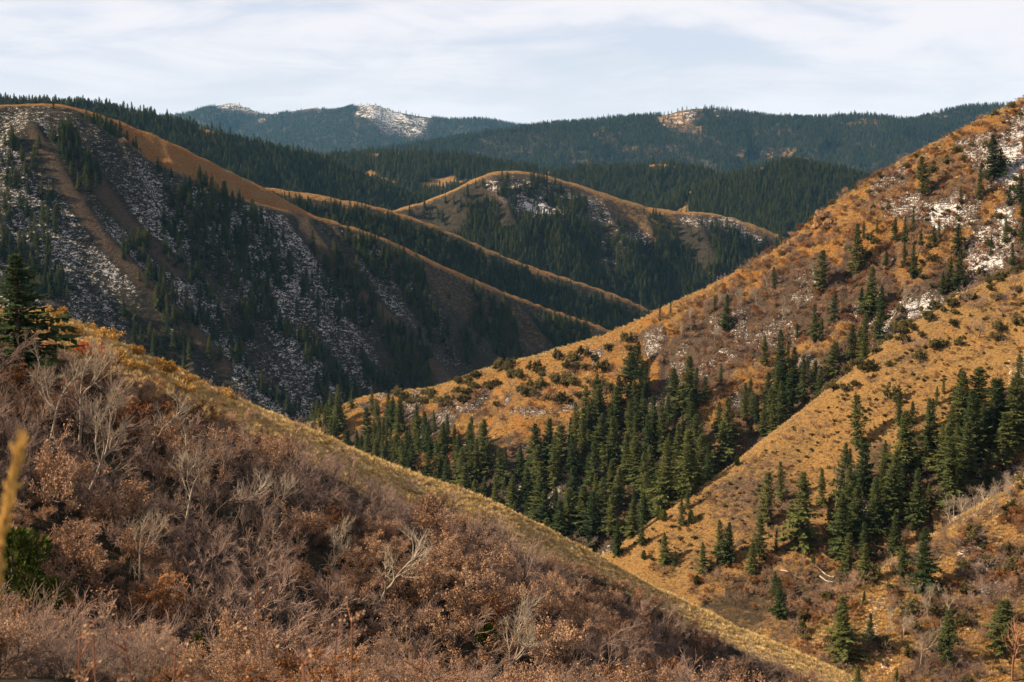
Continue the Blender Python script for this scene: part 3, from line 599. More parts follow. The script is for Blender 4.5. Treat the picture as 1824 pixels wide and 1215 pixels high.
# ------------------------------------------------------------------ placing
def plant(name, parts, loc, scale, rot, label, cat, group, sxy=None):
    e = link(name, None); e.location = loc; e.rotation_euler = (0, 0, rot); q = scale if sxy is None else sxy
    e.scale = (q, q, scale); e.empty_display_size = .1
    tag(e, label, cat, group)
    return e, [link(nm, me, e) for nm, me in parts]
SRC = {}                                               # one built part of every shape, which the masses of the same plant reuse
def scatter(name, pts, scl, sources, kinds, label, tilt=.06, sxy=None):
    """one mass too numerous to count: instances of the given built parts on these points"""
    n = len(pts)
    if n == 0: return None
    me = bpy.data.meshes.new(name); me.vertices.add(n); me.vertices.foreach_set('co', np.asarray(pts, np.float32).ravel())
    rot = np.stack([RNG.normal(0, tilt, n), RNG.normal(0, tilt, n), RNG.uniform(0, 6.283, n)], -1)
    s = np.asarray(scl, float); w = s if sxy is None else s * sxy; sv = np.stack([w, w, s], -1)
    for nm, ty, arr in (('rot', 'FLOAT_VECTOR', rot), ('scl', 'FLOAT_VECTOR', sv)):
        a = me.attributes.new(nm, ty, 'POINT'); a.data.foreach_set('vector', arr.astype(np.float32).ravel())
    a = me.attributes.new('kind_of', 'INT', 'POINT'); a.data.foreach_set('value', np.asarray(kinds, np.int32))
    o = link(name, me); tag(o, label, name, kind='stuff')
    ng = bpy.data.node_groups.new(name + '_nodes', 'GeometryNodeTree')
    ng.interface.new_socket('Geometry', in_out='INPUT', socket_type='NodeSocketGeometry'); ng.interface.new_socket('Geometry', in_out='OUTPUT', socket_type='NodeSocketGeometry')
    gi = N(ng, 'NodeGroupInput'); go = N(ng, 'NodeGroupOutput'); jn = N(ng, 'GeometryNodeJoinGeometry')
    nr = N(ng, 'GeometryNodeInputNamedAttribute', data_type='FLOAT_VECTOR'); nr.inputs[0].default_value = 'rot'
    nsx = N(ng, 'GeometryNodeInputNamedAttribute', data_type='FLOAT_VECTOR'); nsx.inputs[0].default_value = 'scl'
    nk = N(ng, 'GeometryNodeInputNamedAttribute', data_type='INT'); nk.inputs[0].default_value = 'kind_of'
    e2r = N(ng, 'FunctionNodeEulerToRotation'); ng.links.new(nr.outputs[0], e2r.inputs[0])
    for k, objs in enumerate(sources):
        cmp_ = N(ng, 'FunctionNodeCompare', data_type='INT', operation='EQUAL'); ng.links.new(nk.outputs[0], cmp_.inputs[2]); cmp_.inputs[3].default_value = k
        gj = N(ng, 'GeometryNodeJoinGeometry')
        for ob in objs:
            oi = N(ng, 'GeometryNodeObjectInfo', transform_space='ORIGINAL'); oi.inputs[0].default_value = ob; oi.inputs['As Instance'].default_value = True
            ng.links.new(oi.outputs['Geometry'], gj.inputs[0])
        g2i = N(ng, 'GeometryNodeGeometryToInstance'); ng.links.new(gj.outputs[0], g2i.inputs[0])
        ip = N(ng, 'GeometryNodeInstanceOnPoints')
        ng.links.new(gi.outputs[0], ip.inputs['Points']); ng.links.new(cmp_.outputs[0], ip.inputs['Selection']); ng.links.new(g2i.outputs[0], ip.inputs['Instance'])
        ng.links.new(e2r.outputs[0], ip.inputs['Rotation']); ng.links.new(nsx.outputs[0], ip.inputs['Scale']); ng.links.new(ip.outputs[0], jn.inputs[0])
    ng.links.new(jn.outputs[0], go.inputs[0])
    md = o.modifiers.new('instances', 'NODES'); md.node_group = ng
    return o
def sample(hills, n, rho=(20, 14000), amax=25.0):
    """n random ground points, even per square metre, on the given hills"""
    ia = np.nonzero(np.abs(ANG) < math.radians(amax))[0][:-1]; ir = np.nonzero((RHO >= rho[0]) & (RHO < rho[1]))[0]; ir = ir[ir < len(RHO) - 1]
    area = (RHO[ir] * (RHO[ir + 1] - RHO[ir]))[None] * (ANG[ia + 1] - ANG[ia])[:, None]
    ok = np.isin(GI[np.ix_(ia, ir)], [NAMES.index(h) for h in hills])
    w = (area * ok).ravel(); c = RNG.choice(len(w), n, p=w / w.sum()); a_, r_ = np.divmod(c, len(ir))
    fa, fr = RNG.random(n), RNG.random(n)
    a = ANG[ia[a_]] + fa * (ANG[ia[a_] + 1] - ANG[ia[a_]]); r = RHO[ir[r_]] + fr * (RHO[ir[r_] + 1] - RHO[ir[r_]])
    x, y = r * np.sin(a), r * np.cos(a); z = grid_lookup(x, y)
    u, v = project(np.stack([x, y, z], -1)); return x, y, z, u, v
def thin(x, y, dmin):
    """keep points at least dmin apart (dmin may differ per point), in the order given"""
    if len(x) == 0: return np.zeros(0, bool)
    cell = float(np.min(dmin)) if np.ndim(dmin) else dmin; dm = np.broadcast_to(dmin, x.shape); cell = max(cell, float(np.max(dm)) / 3)
    G = {}; keep = np.zeros(len(x), bool)
    for i in range(len(x)):
        cx, cy = int(x[i] // cell), int(y[i] // cell); ok = True; d2 = dm[i] ** 2; k = int(math.ceil(dm[i] / cell))
        for a in range(cx - k, cx + k + 1):
            for b in range(cy - k, cy + k + 1):
                for j in G.get((a, b), ()):
                    if (x[i] - x[j]) ** 2 + (y[i] - y[j]) ** 2 < d2: ok = False; break
                if not ok: break
            if not ok: break
        if ok: keep[i] = True; G.setdefault((cx, cy), []).append(i)
    return keep
# ------------------------------------------------------------------ conifers one can tell apart
def cov(x, y): return np.stack([grid_lookup(x, y, CVR[..., k]) for k in range(4)], -1)
CON = []                                                # (x, y, z, height, width factor, variant, label, group)
G_SLOPE, G_CREEK, G_RIGHT, G_ORANGE, G_SPUR = 'conifers scattered on the golden slope', 'conifers packed along the creek', 'conifers massed in the right gully', 'conifers on the orange hill', 'conifers on the brushy spur'
def conif(u, vb, vt, wf=1.0, label='', group=None, var=None, minrho=40.):
    p = hit(u, vb, minrho)
    if p is None: return
    h = (vb - vt) * p[1] / FPX
    CON.append((p[0], p[1], p[2], h, wf, int(RNG.integers(6)) if var is None else var, label, group))
conif(35, 668, 447, 1.55, 'tall dark spruce at the left edge on the near golden ridge', None, 2)
for a in [
 (1101, 988, 927, 1.1, 'small pointed conifer where the golden ridge crest meets the creek mouth', 5), (1144, 972, 922, 1.0, 'small slim conifer at the lowest tip of the golden slope', 0),
 (1182, 1008, 944, 1.1, 'conifer with a bare lower trunk low on the golden slope, its small neighbour beside', 2), (1202, 1008, 977, 1.0, 'tiny conifer standing close beside a larger one low on the golden slope', 5),
 (1214, 937, 884, 1.0, 'pale green conifer at the edge of the golden slope above the creek', 1), (1225, 906, 864, 1.0, 'higher of two pale conifers on the edge of the golden slope', 1),
 (1172, 926, 897, .9, 'small pale conifer beside a round juniper on the slope edge', 1), (1252, 1022, 962, 1.15, 'lone bushy conifer at the foot of the golden slope', 2),
 (1283, 1002, 920, 1.1, 'first of two tall conifers standing together low on the golden slope', 0), (1299, 1002, 925, 1.1, 'second of two tall conifers standing together low on the golden slope', 2),
 (1340, 1022, 962, 1.2, 'short broad conifer in front of a taller layered one at the slope foot', 5), (1352, 1000, 916, 1.1, 'tall layered conifer with sparse tiers at the slope foot', 4),
 (1367, 938, 835, 1.0, 'thin topped conifer halfway down the golden slope', 4), (1390, 892, 818, 1.0, 'dark slim conifer on the open middle of the golden slope', 3),
 (1428, 975, 833, 1.15, 'biggest broad conifer in the middle of the golden slope', 2), (1382, 982, 938, .8, 'small thin conifer left of the biggest slope conifer', 3),
 (1464, 905, 830, .9, 'slender conifer just right of the biggest slope conifer', 1), (1440, 988, 945, .9, 'young conifer at the foot of the biggest slope conifer', 3),
 (1448, 1010, 982, 1.0, 'tiny bright conifer below the biggest slope conifer', 5), (1380, 1072, 1013, 1.0, 'rear one of a conifer pair in the brushy hollow', 5), (1388, 1102, 1022, 1.1, 'front one of a conifer pair in the brushy hollow', 0)]:
    conif(*a[:4], a[4], G_SLOPE, a[5])
for a in [
 (1509, 1030, 943, 1.05, 'conifer with a visible pale trunk at the dark gully edge', 4), (1542, 1038, 963, 1.1, 'conifer on a bare stem on the spur crest between two others', 2), (1609, 1026, 960, 1.1, 'dense short conifer on the crest of the brushy spur', 5),
 (1642, 1057, 932, 1.15, 'large full conifer on the crest of the brushy spur', 2), (1500, 1182, 1054, 1.25, 'big dark layered spruce at the lower right', 2), (1549, 1144, 1087, 1.1, 'mid sized conifer beside a strip of snow on the brushy spur', 0),
 (1689, 1190, 1076, 1.0, 'airy conifer with a bare trunk low in the bottom right corner', 4), (1539, 1075, 1049, 1.0, 'tiny green conifer on the grass of the brushy spur', 5), (1528, 1226, 1178, 1.2, 'bright young conifer cut by the bottom edge', 5),
 (1785, 1170, 1060, 1.5, 'wide ragged conifer behind the dead snag at the right', 4), (1597, 1216, 1188, 1.2, 'small dark conifer at the bottom edge right of the big spruce', 5)]:
    conif(*a[:4], a[4], G_SPUR, a[5])
for a in [
 (1524, 802, 698, 1.0, 'tall ragged conifer rising at the left of the right hand stand', 4), (1602, 760, 700, 1.0, 'left one of three conifers grouped on the upper golden slope', 3), (1624, 757, 712, 1.0, 'right one of three conifers grouped on the upper golden slope', 1), (1608, 785, 733, 1.1, 'lowest of three conifers grouped on the upper golden slope', 5),
 (1708, 722, 655, 1.15, 'full conifer standing highest above the right hand stand', 2), (1680, 702, 667, .9, 'small slim conifer left of the highest one on the slope', 3), (1667, 722, 685, 1.0, 'small conifer on the upper edge of the right hand stand', 1), (1661, 764, 707, .95, 'narrow conifer on the upper edge of the right hand stand', 3),
 (1538, 867, 793, 1.1, 'dense conifer below the tall ragged one', 0), (1575, 838, 781, 1.1, 'conifer with grey dead twigs at its foot on the slope', 2), (1514, 857, 795, 1.0, 'conifer just under the tall ragged one', 1), (1492, 878, 840, .9, 'small conifer beside a bare forked tree on the slope', 3),
 (1746, 824, 755, .85, 'bright slim conifer at the shaded edge of the right hand stand', 1), (1631, 907, 853, 1.1, 'left of two bright conifers before the dark gully', 5), (1654, 907, 857, 1.1, 'right of two bright conifers before the dark gully', 5), (1790, 807, 780, 1.0, 'tiny lit conifer deep in the right gully', 1)]:
    conif(*a[:4], a[4], G_RIGHT, a[5])
for (u, vb, vt, wf) in [(1510, 940, 825, 1.1), (1557, 968, 850, 1.0), (1586, 940, 828, 1.2), (1730, 830, 690, 1.2), (1708, 832, 750, 1.1), (1680, 828, 752, 1.1), (1767, 800, 668, 1.0), (1782, 790, 675, 1.0), (1803, 800, 668, 1.1), (1818, 790, 690, 1.1), (1650, 838, 775, 1.1), (1628, 845, 780, 1.1), (1610, 880, 800, 1.1), (1690, 800, 715, 1.0), (1748, 800, 715, 1.0), (1530, 960, 880, 1.1), (1480, 960, 880, 1.0), (1590, 985, 905, 1.0), (1570, 890, 815, 1.1)]:
    conif(u, vb, vt, wf, 'dark conifer within the dense stand filling the right gully', G_RIGHT)
ORANGE = [(1463, 523, 444, 1.2, 'gnarled open conifer with a bare stem on the orange hill', 4), (1526, 487, 397, 1.1, 'tall dark conifer standing against the orange hillside', 2), (1538, 426, 393, .9, None, 3), (1562, 416, 390, .9, None, 3), (1594, 431, 385, 1.0, None, 1), (1611, 434, 386, 1.0, None, 0), (1627, 411, 370, .9, None, 3), (1579, 475, 443, 1.1, None, 5), (1611, 477, 433, 1.0, None, 1), (1626, 497, 435, 1.0, None, 0), (1639, 451, 410, 1.1, None, 2), (1663, 439, 400, 1.1, None, 5), (1673, 426, 390, .9, None, 3),
 (1707, 454, 397, 1.3, 'broad dark conifer below the snow patch on the orange hill', 2), (1707, 517, 442, 1.2, 'tallest of the clump of three by the snowy gully', 0), (1692, 517, 457, 1.1, 'middle of the clump of three by the snowy gully', 5), (1678, 524, 482, 1.2, 'smallest of the clump of three by the snowy gully', 5), (1765, 457, 420, 1.1, 'small conifer standing in the snow patch', 1), (1791, 434, 386, 1.0, 'slim conifer beside the largest snow patch', 1), (1804, 479, 431, 1.0, 'conifer under the largest snow patch by the right edge', 0), (1821, 442, 388, 1.1, None, 2),
 (1551, 560, 472, 1.2, 'largest of the lit clump on the middle of the orange hill', 0), (1534, 562, 510, 1.0, None, 1), (1543, 565, 508, 1.1, None, 2), (1566, 615, 508, 1.0, 'very slim tall conifer at the head of the gully', 3), (1486, 579, 523, 1.2, 'leaning conifer among the grey brush on the orange hill', 4), (1451, 610, 540, 1.1, 'taller of a conifer pair above the gully brush', 0), (1463, 607, 565, 1.0, 'shorter of a conifer pair above the gully brush', 1), (1490, 642, 606, 1.3, None, 5), (1539, 642, 596, 1.2, None, 5),
 (1642, 350, 278, 1.2, 'ragged conifer high on the dark upper orange hill', 4), (1711, 364, 330, .8, 'narrow pale conifer on the upper orange hill', 3), (1743, 357, 290, 1.0, 'slim conifer left of the dark clump near the right edge', 3), (1768, 320, 240, 1.3, 'largest conifer in the dark clump near the hill top', 2), (1781, 312, 262, 1.2, 'smaller conifer in the dark clump near the hill top', 0), (1765, 345, 323, 1.2, None, 5), (1797, 367, 328, 1.1, None, 1), (1817, 362, 310, 1.1, None, 2), (1822, 387, 350, 1.1, None, 0),
 (1175, 573, 542, .8, 'left of two tiny dark conifers on the low orange crest', 3), (1194, 562, 537, .8, 'right of two tiny dark conifers on the low orange crest', 3), (1273, 554, 525, 1.0, 'small conifer beside a bigger one below the orange crest', 1), (1293, 591, 522, 1.1, 'dark conifer alone among grey aspens on the orange hill', 0), (1378, 516, 475, 1.1, 'olive conifer just below the orange crest', 4), (1135, 670, 606, 1.5, 'broad dark conifer at the top of the creek stand beside snow', 2), (1361, 652, 595, 1.0, None, 1), (1387, 692, 582, 1.0, 'tall pale conifer on the small rocky spur', 0), (1402, 652, 606, .9, None, 3), (1420, 602, 573, 1.0, None, 1), (1283, 692, 646, .9, None, 3)]
for (u, vb, vt, wf, lab, var) in ORANGE:
    conif(u, vb, vt, wf, lab or 'small conifer among brush on the orange hillside', G_ORANGE, var)
def fill(hills, poly, dmin, hm, hs, n, label, group, wf=1.0, dens=.40):
    x, y, z, u, v = sample(hills, n * 260, (230, 760))
    k = inpoly(u, v, poly) & (fbm(x / 14, y / 14, 2, 141) > dens); x, y, z = x[k], y[k], z[k]
    ox = np.array([c[0] for c in CON]); oy = np.array([c[1] for c in CON])
    if len(x) == 0: return
    k = thin(np.concatenate([ox, x]), np.concatenate([oy, y]), dmin)[len(ox):]; idx = np.nonzero(k)[0]
    idx = idx[visible(x[idx], y[idx], z[idx], 8.0)][:n]
    for i in idx: CON.append((x[i], y[i], z[i], max(4.5, RNG.normal(hm, hs)), wf * RNG.uniform(.95, 1.45), int(RNG.choice([0, 1, 2, 3, 5, 0, 1, 2, 4])), label, group))
fill(['orange_hill'], [(555, 738), (600, 726), (680, 735), (760, 762), (800, 790), (780, 1000), (555, 820)], 4.0, 12, 3.0, 110, 'conifer in the far tongue of the creek stand', G_CREEK)
fill(['orange_hill'], [(780, 778), (850, 800), (900, 835), (960, 815), (1040, 780), (1080, 820), (960, 900), (900, 1000), (770, 960)], 4.2, 12.5, 3.6, 100, 'conifer in the middle of the creek stand', G_CREEK)
fill(['orange_hill'], [(1030, 770), (1080, 715), (1140, 690), (1190, 675), (1260, 700), (1250, 770), (1200, 800), (1120, 850), (1060, 850)], 4.4, 13, 3.4, 80, 'conifer in the upper part of the creek stand below the snow', G_CREEK)
fill(['orange_hill', 'grassy_hill'], [(940, 900), (1060, 850), (1130, 850), (1230, 790), (1300, 760), (1300, 830), (1180, 930), (1090, 975), (980, 1000)], 4.5, 13, 3.8, 100, 'conifer at the near end of the creek stand by the golden slope', G_CREEK, 1.1, .25)
fill(['orange_hill'], [(1310, 770), (1340, 705), (1400, 690), (1460, 660), (1560, 610), (1540, 660), (1440, 760), (1380, 800)], 3.8, 12, 2.4, 60, 'conifer in the stand lining the upper gully', G_CREEK)
fill(['grassy_hill'], [(1490, 900), (1560, 850), (1640, 800), (1720, 760), (1824, 730), (1824, 830), (1760, 880), (1700, 920), (1640, 960), (1560, 1000), (1490, 1000)], 3.8, 13, 2.4, 80, 'dark conifer within the dense stand filling the right gully', G_RIGHT, 1.1, .2)
CON.sort(key=lambda t: -(t[3] / t[1]) * (10 if 'conifer' in t[6] and 'stand' not in t[6] else 1))
CON, LEFT_OVER = CON[:300], CON[300:]
def rank_labels(items, base_of, u_of, size_of, shape_of, words):
    """look-alikes get their size, shape and, at the ends of the set, their place"""
    sets = {}
    for i, it in enumerate(items): sets.setdefault(base_of(it), []).append(i)
    out = [base_of(it) for it in items]
    for lab, ids in sets.items():
        if len(ids) < 3: continue
        q = np.quantile([size_of(items[i]) for i in ids], [.33, .67])
        for i in ids:
            s_ = size_of(items[i]); out[i] = f"{words[0] if s_ < q[0] else words[1] if s_ < q[1] else words[2]} {shape_of(items[i])} {lab}".replace('  ', ' ')
        sub = {}
        for i in ids: sub.setdefault(out[i], []).append(i)
        for l2, js in sub.items():
            if len(js) < 2: continue
            js = sorted(js, key=lambda i: u_of(items[i])); n = len(js)
            for pos, j in enumerate(js):
                w = 'leftmost' if pos == 0 else 'rightmost' if pos == n - 1 else 'second leftmost' if pos == 1 and n > 3 else 'second rightmost' if pos == n - 2 and n > 4 else ''
                if w and len((out[j] + ' ' + w).split()) <= 16: out[j] = f'{out[j]}, {w}'
    return out
SHAPE = ['full', 'slim', 'broad', 'narrow', 'sparse', 'dense']
NEWLAB = rank_labels(CON, lambda t: t[6], lambda t: t[0] / t[1], lambda t: t[3] / t[1], lambda t: SHAPE[t[5]], ('small', 'mid-sized', 'tall'))
CON = [t[:6] + (l,) + t[7:] for t, l in zip(CON, NEWLAB)]
for (x, y, z, h, wf, var, label, group) in CON:
    s = h / 15.0
    e, ch = plant('conifer', [('trunk', CONIFER[var][0]), ('crown', CONIFER[var][1])], (x, y, z - .15), s, RNG.uniform(0, 6.28), label, 'conifer', group, sxy=s * wf * 1.02)
    e.rotation_euler[0] = RNG.normal(0, .022); e.rotation_euler[1] = RNG.normal(0, .022)
    SRC.setdefault(('con', var), [ch[1]])
CSRC = [SRC[('con', k)] for k in range(6)]
scatter('forest', [(q[0], q[1], q[2] - .15) for q in LEFT_OVER], [q[3] / 15.0 for q in LEFT_OVER], CSRC, [q[5] for q in LEFT_OVER], 'smaller conifers packed behind the front trees of the creek stand', .02)
print('conifers', len(CON), len(LEFT_OVER))

# ------------------------------------------------------------------ far woods: too many trees to count, one mass per hill
def forest(hill, n, hm, prob, label, extra=14, rho=(600, 14000)):
    x, y, z, u, v = sample([hill], int(n * 1.2), rho, 27.0)
    k = visible(x, y, z, extra, 0.002) & (u > -330) & (u < 2150); x, y, z, u, v = x[k], y[k], z[k], u[k], v[k]
    k = RNG.random(len(x)) < prob(x, y, u, v, below(hill, u, v), cov(x, y)); x, y, z = x[k], y[k], z[k]
    h = hm * np.clip(RNG.normal(1, .2, len(x)), .5, 1.6)
    scatter('forest', np.stack([x, y, z - .3], -1), h / 15.0, CSRC, RNG.choice([0, 1, 2, 3, 4, 5], len(x), p=[.22, .2, .2, .16, .06, .16]), label, .03, sxy=RNG.uniform(.85, 1.2, len(x)))
    print('forest', hill, len(x))
fo = lambda x, y, u, v, b, c: np.clip(1.05 - 1.6 * (c[:, 0] + c[:, 1]), 0.02, 1)
forest('far_mountain', 60000, 17, lambda x, y, u, v, b, c: np.clip(.95 - 1.1 * (c[:, 0] > .5) - .55 * ((c[:, 0] > .3)), .03, 1), 'blue hazed woods covering the distant snowy range')
forest('wooded_mountain', 60000, 16, lambda x, y, u, v, b, c: np.clip(1 - 1.3 * (c[:, 0] + c[:, 1]), .04, 1), 'dense conifer woods covering the long far mountain')
forest('wooded_ridge', 80000, 16, fo, 'dark conifer woods on the ridge below the far mountains')
forest('wooded_hill', 34000, 15, fo, 'conifer woods on the rounded hill beyond the orange slope')
forest('wooded_shoulder', 64000, 15, fo, 'shaded conifer woods behind the snowy mountainside')
forest('domed_hill', 36000, 12.5, lambda x, y, u, v, b, c: np.clip(1.0 - .95 * c[:, 0] - 2 * c[:, 1], .0, 1) * (.06 + .94 * smooth(.46, .58, fbm(x / 40, y / 40, 3, 101) + .25 * smooth(40, 130, b))) * (b > 12), 'conifer woods on the flanks of the domed hill')
forest('middle_spur', 24000, 11.5, lambda x, y, u, v, b, c: np.clip(1.0 - 1.6 * c[:, 1] - .8 * c[:, 0], 0, 1) * (b > 17 + 12 * fbm(x / 20, y / 20, 2, 9)), 'conifer woods on the spur before the domed hill')
def f_prob(x, y, u, v, b, c):
    n = fbm((x + .5 * y) / 34, (y - .5 * x) / 60, 4, 111)
    add = .10 * inpoly(u, v, [(310, 330), (480, 380), (540, 560), (420, 620), (320, 480)]) + .12 * inpoly(u, v, [(560, 400), (860, 520), (900, 640), (640, 700), (520, 600)]) + .16 * inpoly(u, v, [(90, 470), (330, 620), (330, 660), (60, 540)]) + .14 * inpoly(u, v, [(0, 330), (120, 460), (60, 540), (0, 500)]) + .16 * inpoly(u, v, [(860, 530), (1080, 590), (960, 660), (800, 640)])
    return smooth(.55, .66, n + add - .25 * (c[:, 1] > .3)) * (c[:, 1] < .6) * (b > 20) * .9
forest('snowy_mountain', 18000, 11, f_prob, 'scattered conifers dotting the snowy mountainside')

# ------------------------------------------------------------------ shrubs
SHR = []                                                # (x, y, z, scale, kind, variant, label, category, group, px size)
LAB = {'bare': ('bare_shrub', 'shrub'), 'leafy': ('oak_shrub', 'shrub'), 'rust': ('rusty_shrub', 'shrub'), 'olive': ('olive_shrub', 'shrub'), 'gold': ('brush_clump', 'shrub'), 'red': ('red_shrub', 'shrub')}
WORDS = {'bare': 'leafless grey-brown shrub', 'leafy': 'oak shrub holding dry tan leaves', 'rust': 'rusty leaved shrub', 'olive': 'olive green rounded shrub', 'gold': 'golden brush clump'}
CLEAR = [(153, 880, 30, 90), (84, 800, 22, 80), (140, 800, 18, 60), (252, 830, 20, 70), (325, 950, 20, 80), (410, 945, 20, 80), (492, 950, 18, 70), (584, 1030, 24, 90), (655, 1110, 24, 90), (885, 1235, 30, 60), (245, 1055, 14, 80), (25, 1085, 45, 90), (95, 1110, 30, 80), (355, 1195, 22, 60), (868, 1165, 18, 60), (30, 668, 60, 60)]
def zone(u, v, b):
    a = 'far left' if u < 250 else 'left' if u < 550 else 'middle' if u < 850 else 'right' if u < 1150 else 'far right'
    r = 'just under the golden crest' if b < 130 else 'midway in the near thicket' if v < 1080 else 'low in the near thicket'
    return f'{r}, {a} part'
x, y, z, u, v = sample(['golden_ridge', 'near_slope'], 30000, (57, 262), 23)
c = cov(x, y); b = below('golden_ridge', u, v)
k = (c[:, 1] < .42 + .2 * RNG.random(len(x))) & visible(x, y, z, 3.0, .01) & (u > -120) & (u < 1900)
x, y, z, u, v, b = x[k], y[k], z[k], u[k], v[k], b[k]
pat = fbm(x / 11, y / 11, 3, 121); sz = np.where(np.arange(len(x)) < len(x) * .55, np.clip(.55 + 1.3 * fbm(x / 9, y / 9, 2, 131) + RNG.normal(0, .2, len(x)), .8, 1.75), RNG.uniform(.3, .65, len(x)))
sz = 1.42 * sz * np.clip(.45 + b / 150, .45, 1.0) * np.interp(y, [60, 80, 115], [.55, .7, 1.0])
k = b - .85 * sz * 3.6 * FPX / y > (.30 + .5 * RNG.random(len(x))) * band_w(u) - 25 * (pat > .6); x, y, z, u, v, b, pat, sz = [q[k] for q in (x, y, z, u, v, b, pat, sz)]
for (ua, va, wa, ha) in CLEAR: sz = np.where((np.abs(u - ua) < wa) & (v > va - 12) & (v < va + ha), np.minimum(sz, .38), sz)
k = thin(x, y, 2.05 * sz); x, y, z, u, v, b, pat, sz = [q[k] for q in (x, y, z, u, v, b, pat, sz)]
for i in range(len(x)):
    leafy = pat[i] + RNG.normal(0, .05) > (.53 if v[i] < 1000 else .47)
    kind = ('leafy' if RNG.random() < .85 else 'rust') if leafy else 'bare'
    SHR.append([x[i], y[i], z[i], sz[i], kind, int(RNG.integers(len(SHRUB[kind]))), f'{WORDS[kind]} {zone(u[i], v[i], b[i])}', 'shrubs of the near thicket', sz[i] * 3.4 / y[i]])
print('near shrubs', len(SHR))
def shrubs(hills, poly, n, dmin, kinds, s0, s1, label, group, rho=(120, 760), goldmax=2.0, out=None):
    x, y, z, u, v = sample(hills, n * 25, rho, 23); k = inpoly(u, v, poly) & visible(x, y, z, 2.0, .006) & (fbm(x / 9, y / 9, 3, 151) > (.46 if 'brushy_spur' in hills else .0)); x, y, z, u, v = x[k], y[k], z[k], u[k], v[k]
    if goldmax < 2: k = cov(x, y)[:, 1] < goldmax; x, y, z, u, v = x[k], y[k], z[k], u[k], v[k]
    s = RNG.uniform(s0, s1, len(x)); k = np.nonzero(thin(x, y, dmin * s))[0][:n]
    for i in k:
        kd = kinds[int(RNG.integers(len(kinds)))]
        (SHR if out is None else out).append([x[i], y[i], z[i], s[i], kd, int(RNG.integers(len(SHRUB[kd]))), f'{WORDS[kd]} {label}', group, s[i] * 2.5 / y[i]])
OLV = []
shrubs(['orange_hill'], [(700, 700), (780, 698), (870, 662), (1000, 632), (1130, 605), (1145, 690), (1000, 725), (900, 725), (800, 735), (720, 722)], 120, 1.9, ['olive'], 1.2, 2.4, 'on the low left end of the orange hill', 'olive shrubs on the orange hill', out=OLV)
shrubs(['grassy_hill'], [(1470, 705), (1560, 610), (1824, 470), (1824, 640), (1600, 650), (1500, 715)], 100, 2.2, ['olive', 'olive', 'olive', 'bare'], .7, 1.5, 'along the top of the golden slope', 'olive shrubs on the golden slope', out=OLV)
shrubs(['orange_hill'], [(1560, 520), (1640, 470), (1700, 520), (1640, 560), (1580, 560)], 26, 2.2, ['olive'], .8, 1.6, 'beside the snow patch on the orange hill', 'olive shrubs on the orange hill', out=OLV)
GLD = []
shrubs(['golden_ridge'], [(60, 550), (110, 540), (300, 655), (430, 715), (300, 700), (180, 650), (80, 630)], 110, 1.35, ['gold'], .8, 1.7, 'on the left part of the golden crest', 'brush clumps on the golden crest', (120, 240), out=GLD)
shrubs(['golden_ridge'], [(300, 650), (470, 725), (860, 875), (1100, 1008), (1060, 1010), (860, 930), (560, 830), (300, 740)], 80, 2.5, ['gold', 'gold', 'bare'], .35, .75, 'on the lower part of the golden crest', 'brush clumps on the golden crest', (120, 240), out=GLD)
MID = []
shrubs(['orange_hill'], [(1160, 575), (1300, 500), (1480, 400), (1560, 470), (1560, 620), (1420, 650), (1300, 760), (1180, 660)], 1000, 1.7, ['bare', 'bare', 'leafy', 'rust', 'rust'], .6, 1.4, '', '', out=MID)
shrubs(['orange_hill'], [(1300, 500), (1480, 350), (1824, 180), (1824, 480), (1600, 540), (1560, 600), (1480, 420)], 1000, 1.8, ['rust', 'rust', 'rust', 'leafy', 'olive', 'bare'], .5, 1.4, '', '', out=MID)
shrubs(['orange_hill'], [(640, 720), (900, 690), (1140, 640), (1250, 640), (1320, 740), (1500, 640), (1440, 760), (1000, 1000), (640, 800)], 500, 2.0, ['bare', 'leafy', 'bare', 'rust'], .5, 1.2, '', '', out=MID)
shrubs(['grassy_hill'], [(1140, 1000), (1240, 1030), (1400, 990), (1480, 900), (1824, 720), (1824, 900), (1400, 1110), (1250, 1075)], 330, 1.7, ['bare', 'bare', 'leafy', 'rust'], .5, 1.1, '', '', out=MID)
shrubs(['grassy_hill'], [(1100, 985), (1500, 700), (1824, 500), (1824, 700), (1600, 780), (1400, 960), (1200, 1030)], 1100, 1.5, ['bare', 'olive', 'rust'], .14, .45, '', '', out=MID)
shrubs(['brushy_spur'], [(1380, 1095), (1500, 1055), (1680, 965), (1824, 862), (1860, 1260), (1500, 1260)], 520, 1.6, ['bare', 'bare', 'bare', 'leafy', 'rust', 'olive'], .4, 1.35, '', '', (120, 300), 1.0, out=MID)

def put_shrub(s):
    kd, var = s[4], s[5]; nm, cat = LAB[kd]
    e, ch = plant(nm, SHRUB[kd][var], (s[0], s[1], s[2]), s[3], RNG.uniform(0, 6.28), s[6], cat, s[7], sxy=s[3] * RNG.uniform(.9, 1.15))
    SRC.setdefault((kd, var), ch)
SHR.sort(key=lambda s: -s[8])
seen, rest = SHR[:300], SHR[300:]
for grp in (seen, OLV, GLD):
    for s, l in zip(grp, rank_labels(grp, lambda t: t[6], lambda t: t[0] / t[1], lambda t: t[8], lambda t: '', ('low', 'mid-sized', 'large'))): s[6] = l
for s in seen: put_shrub(s)
for s in OLV + GLD: put_shrub(s)
have = [q for q in SRC if q[0] != 'con']
def mass(name, lst, label):
    lst = [s for s in lst if (s[4], s[5]) in SRC]
    kinds = [have.index((s[4], s[5])) for s in lst]
    scatter(name, [s[:3] for s in lst], [s[3] for s in lst], [SRC[q] for q in have], kinds, label, .1, sxy=RNG.uniform(.9, 1.25, len(lst)))
mass('shrubbery', rest, 'mass of bare and tan leaved shrubs filling the near thicket')
mass('shrubbery', MID, 'bare and rusty brush covering the slopes across the creek')
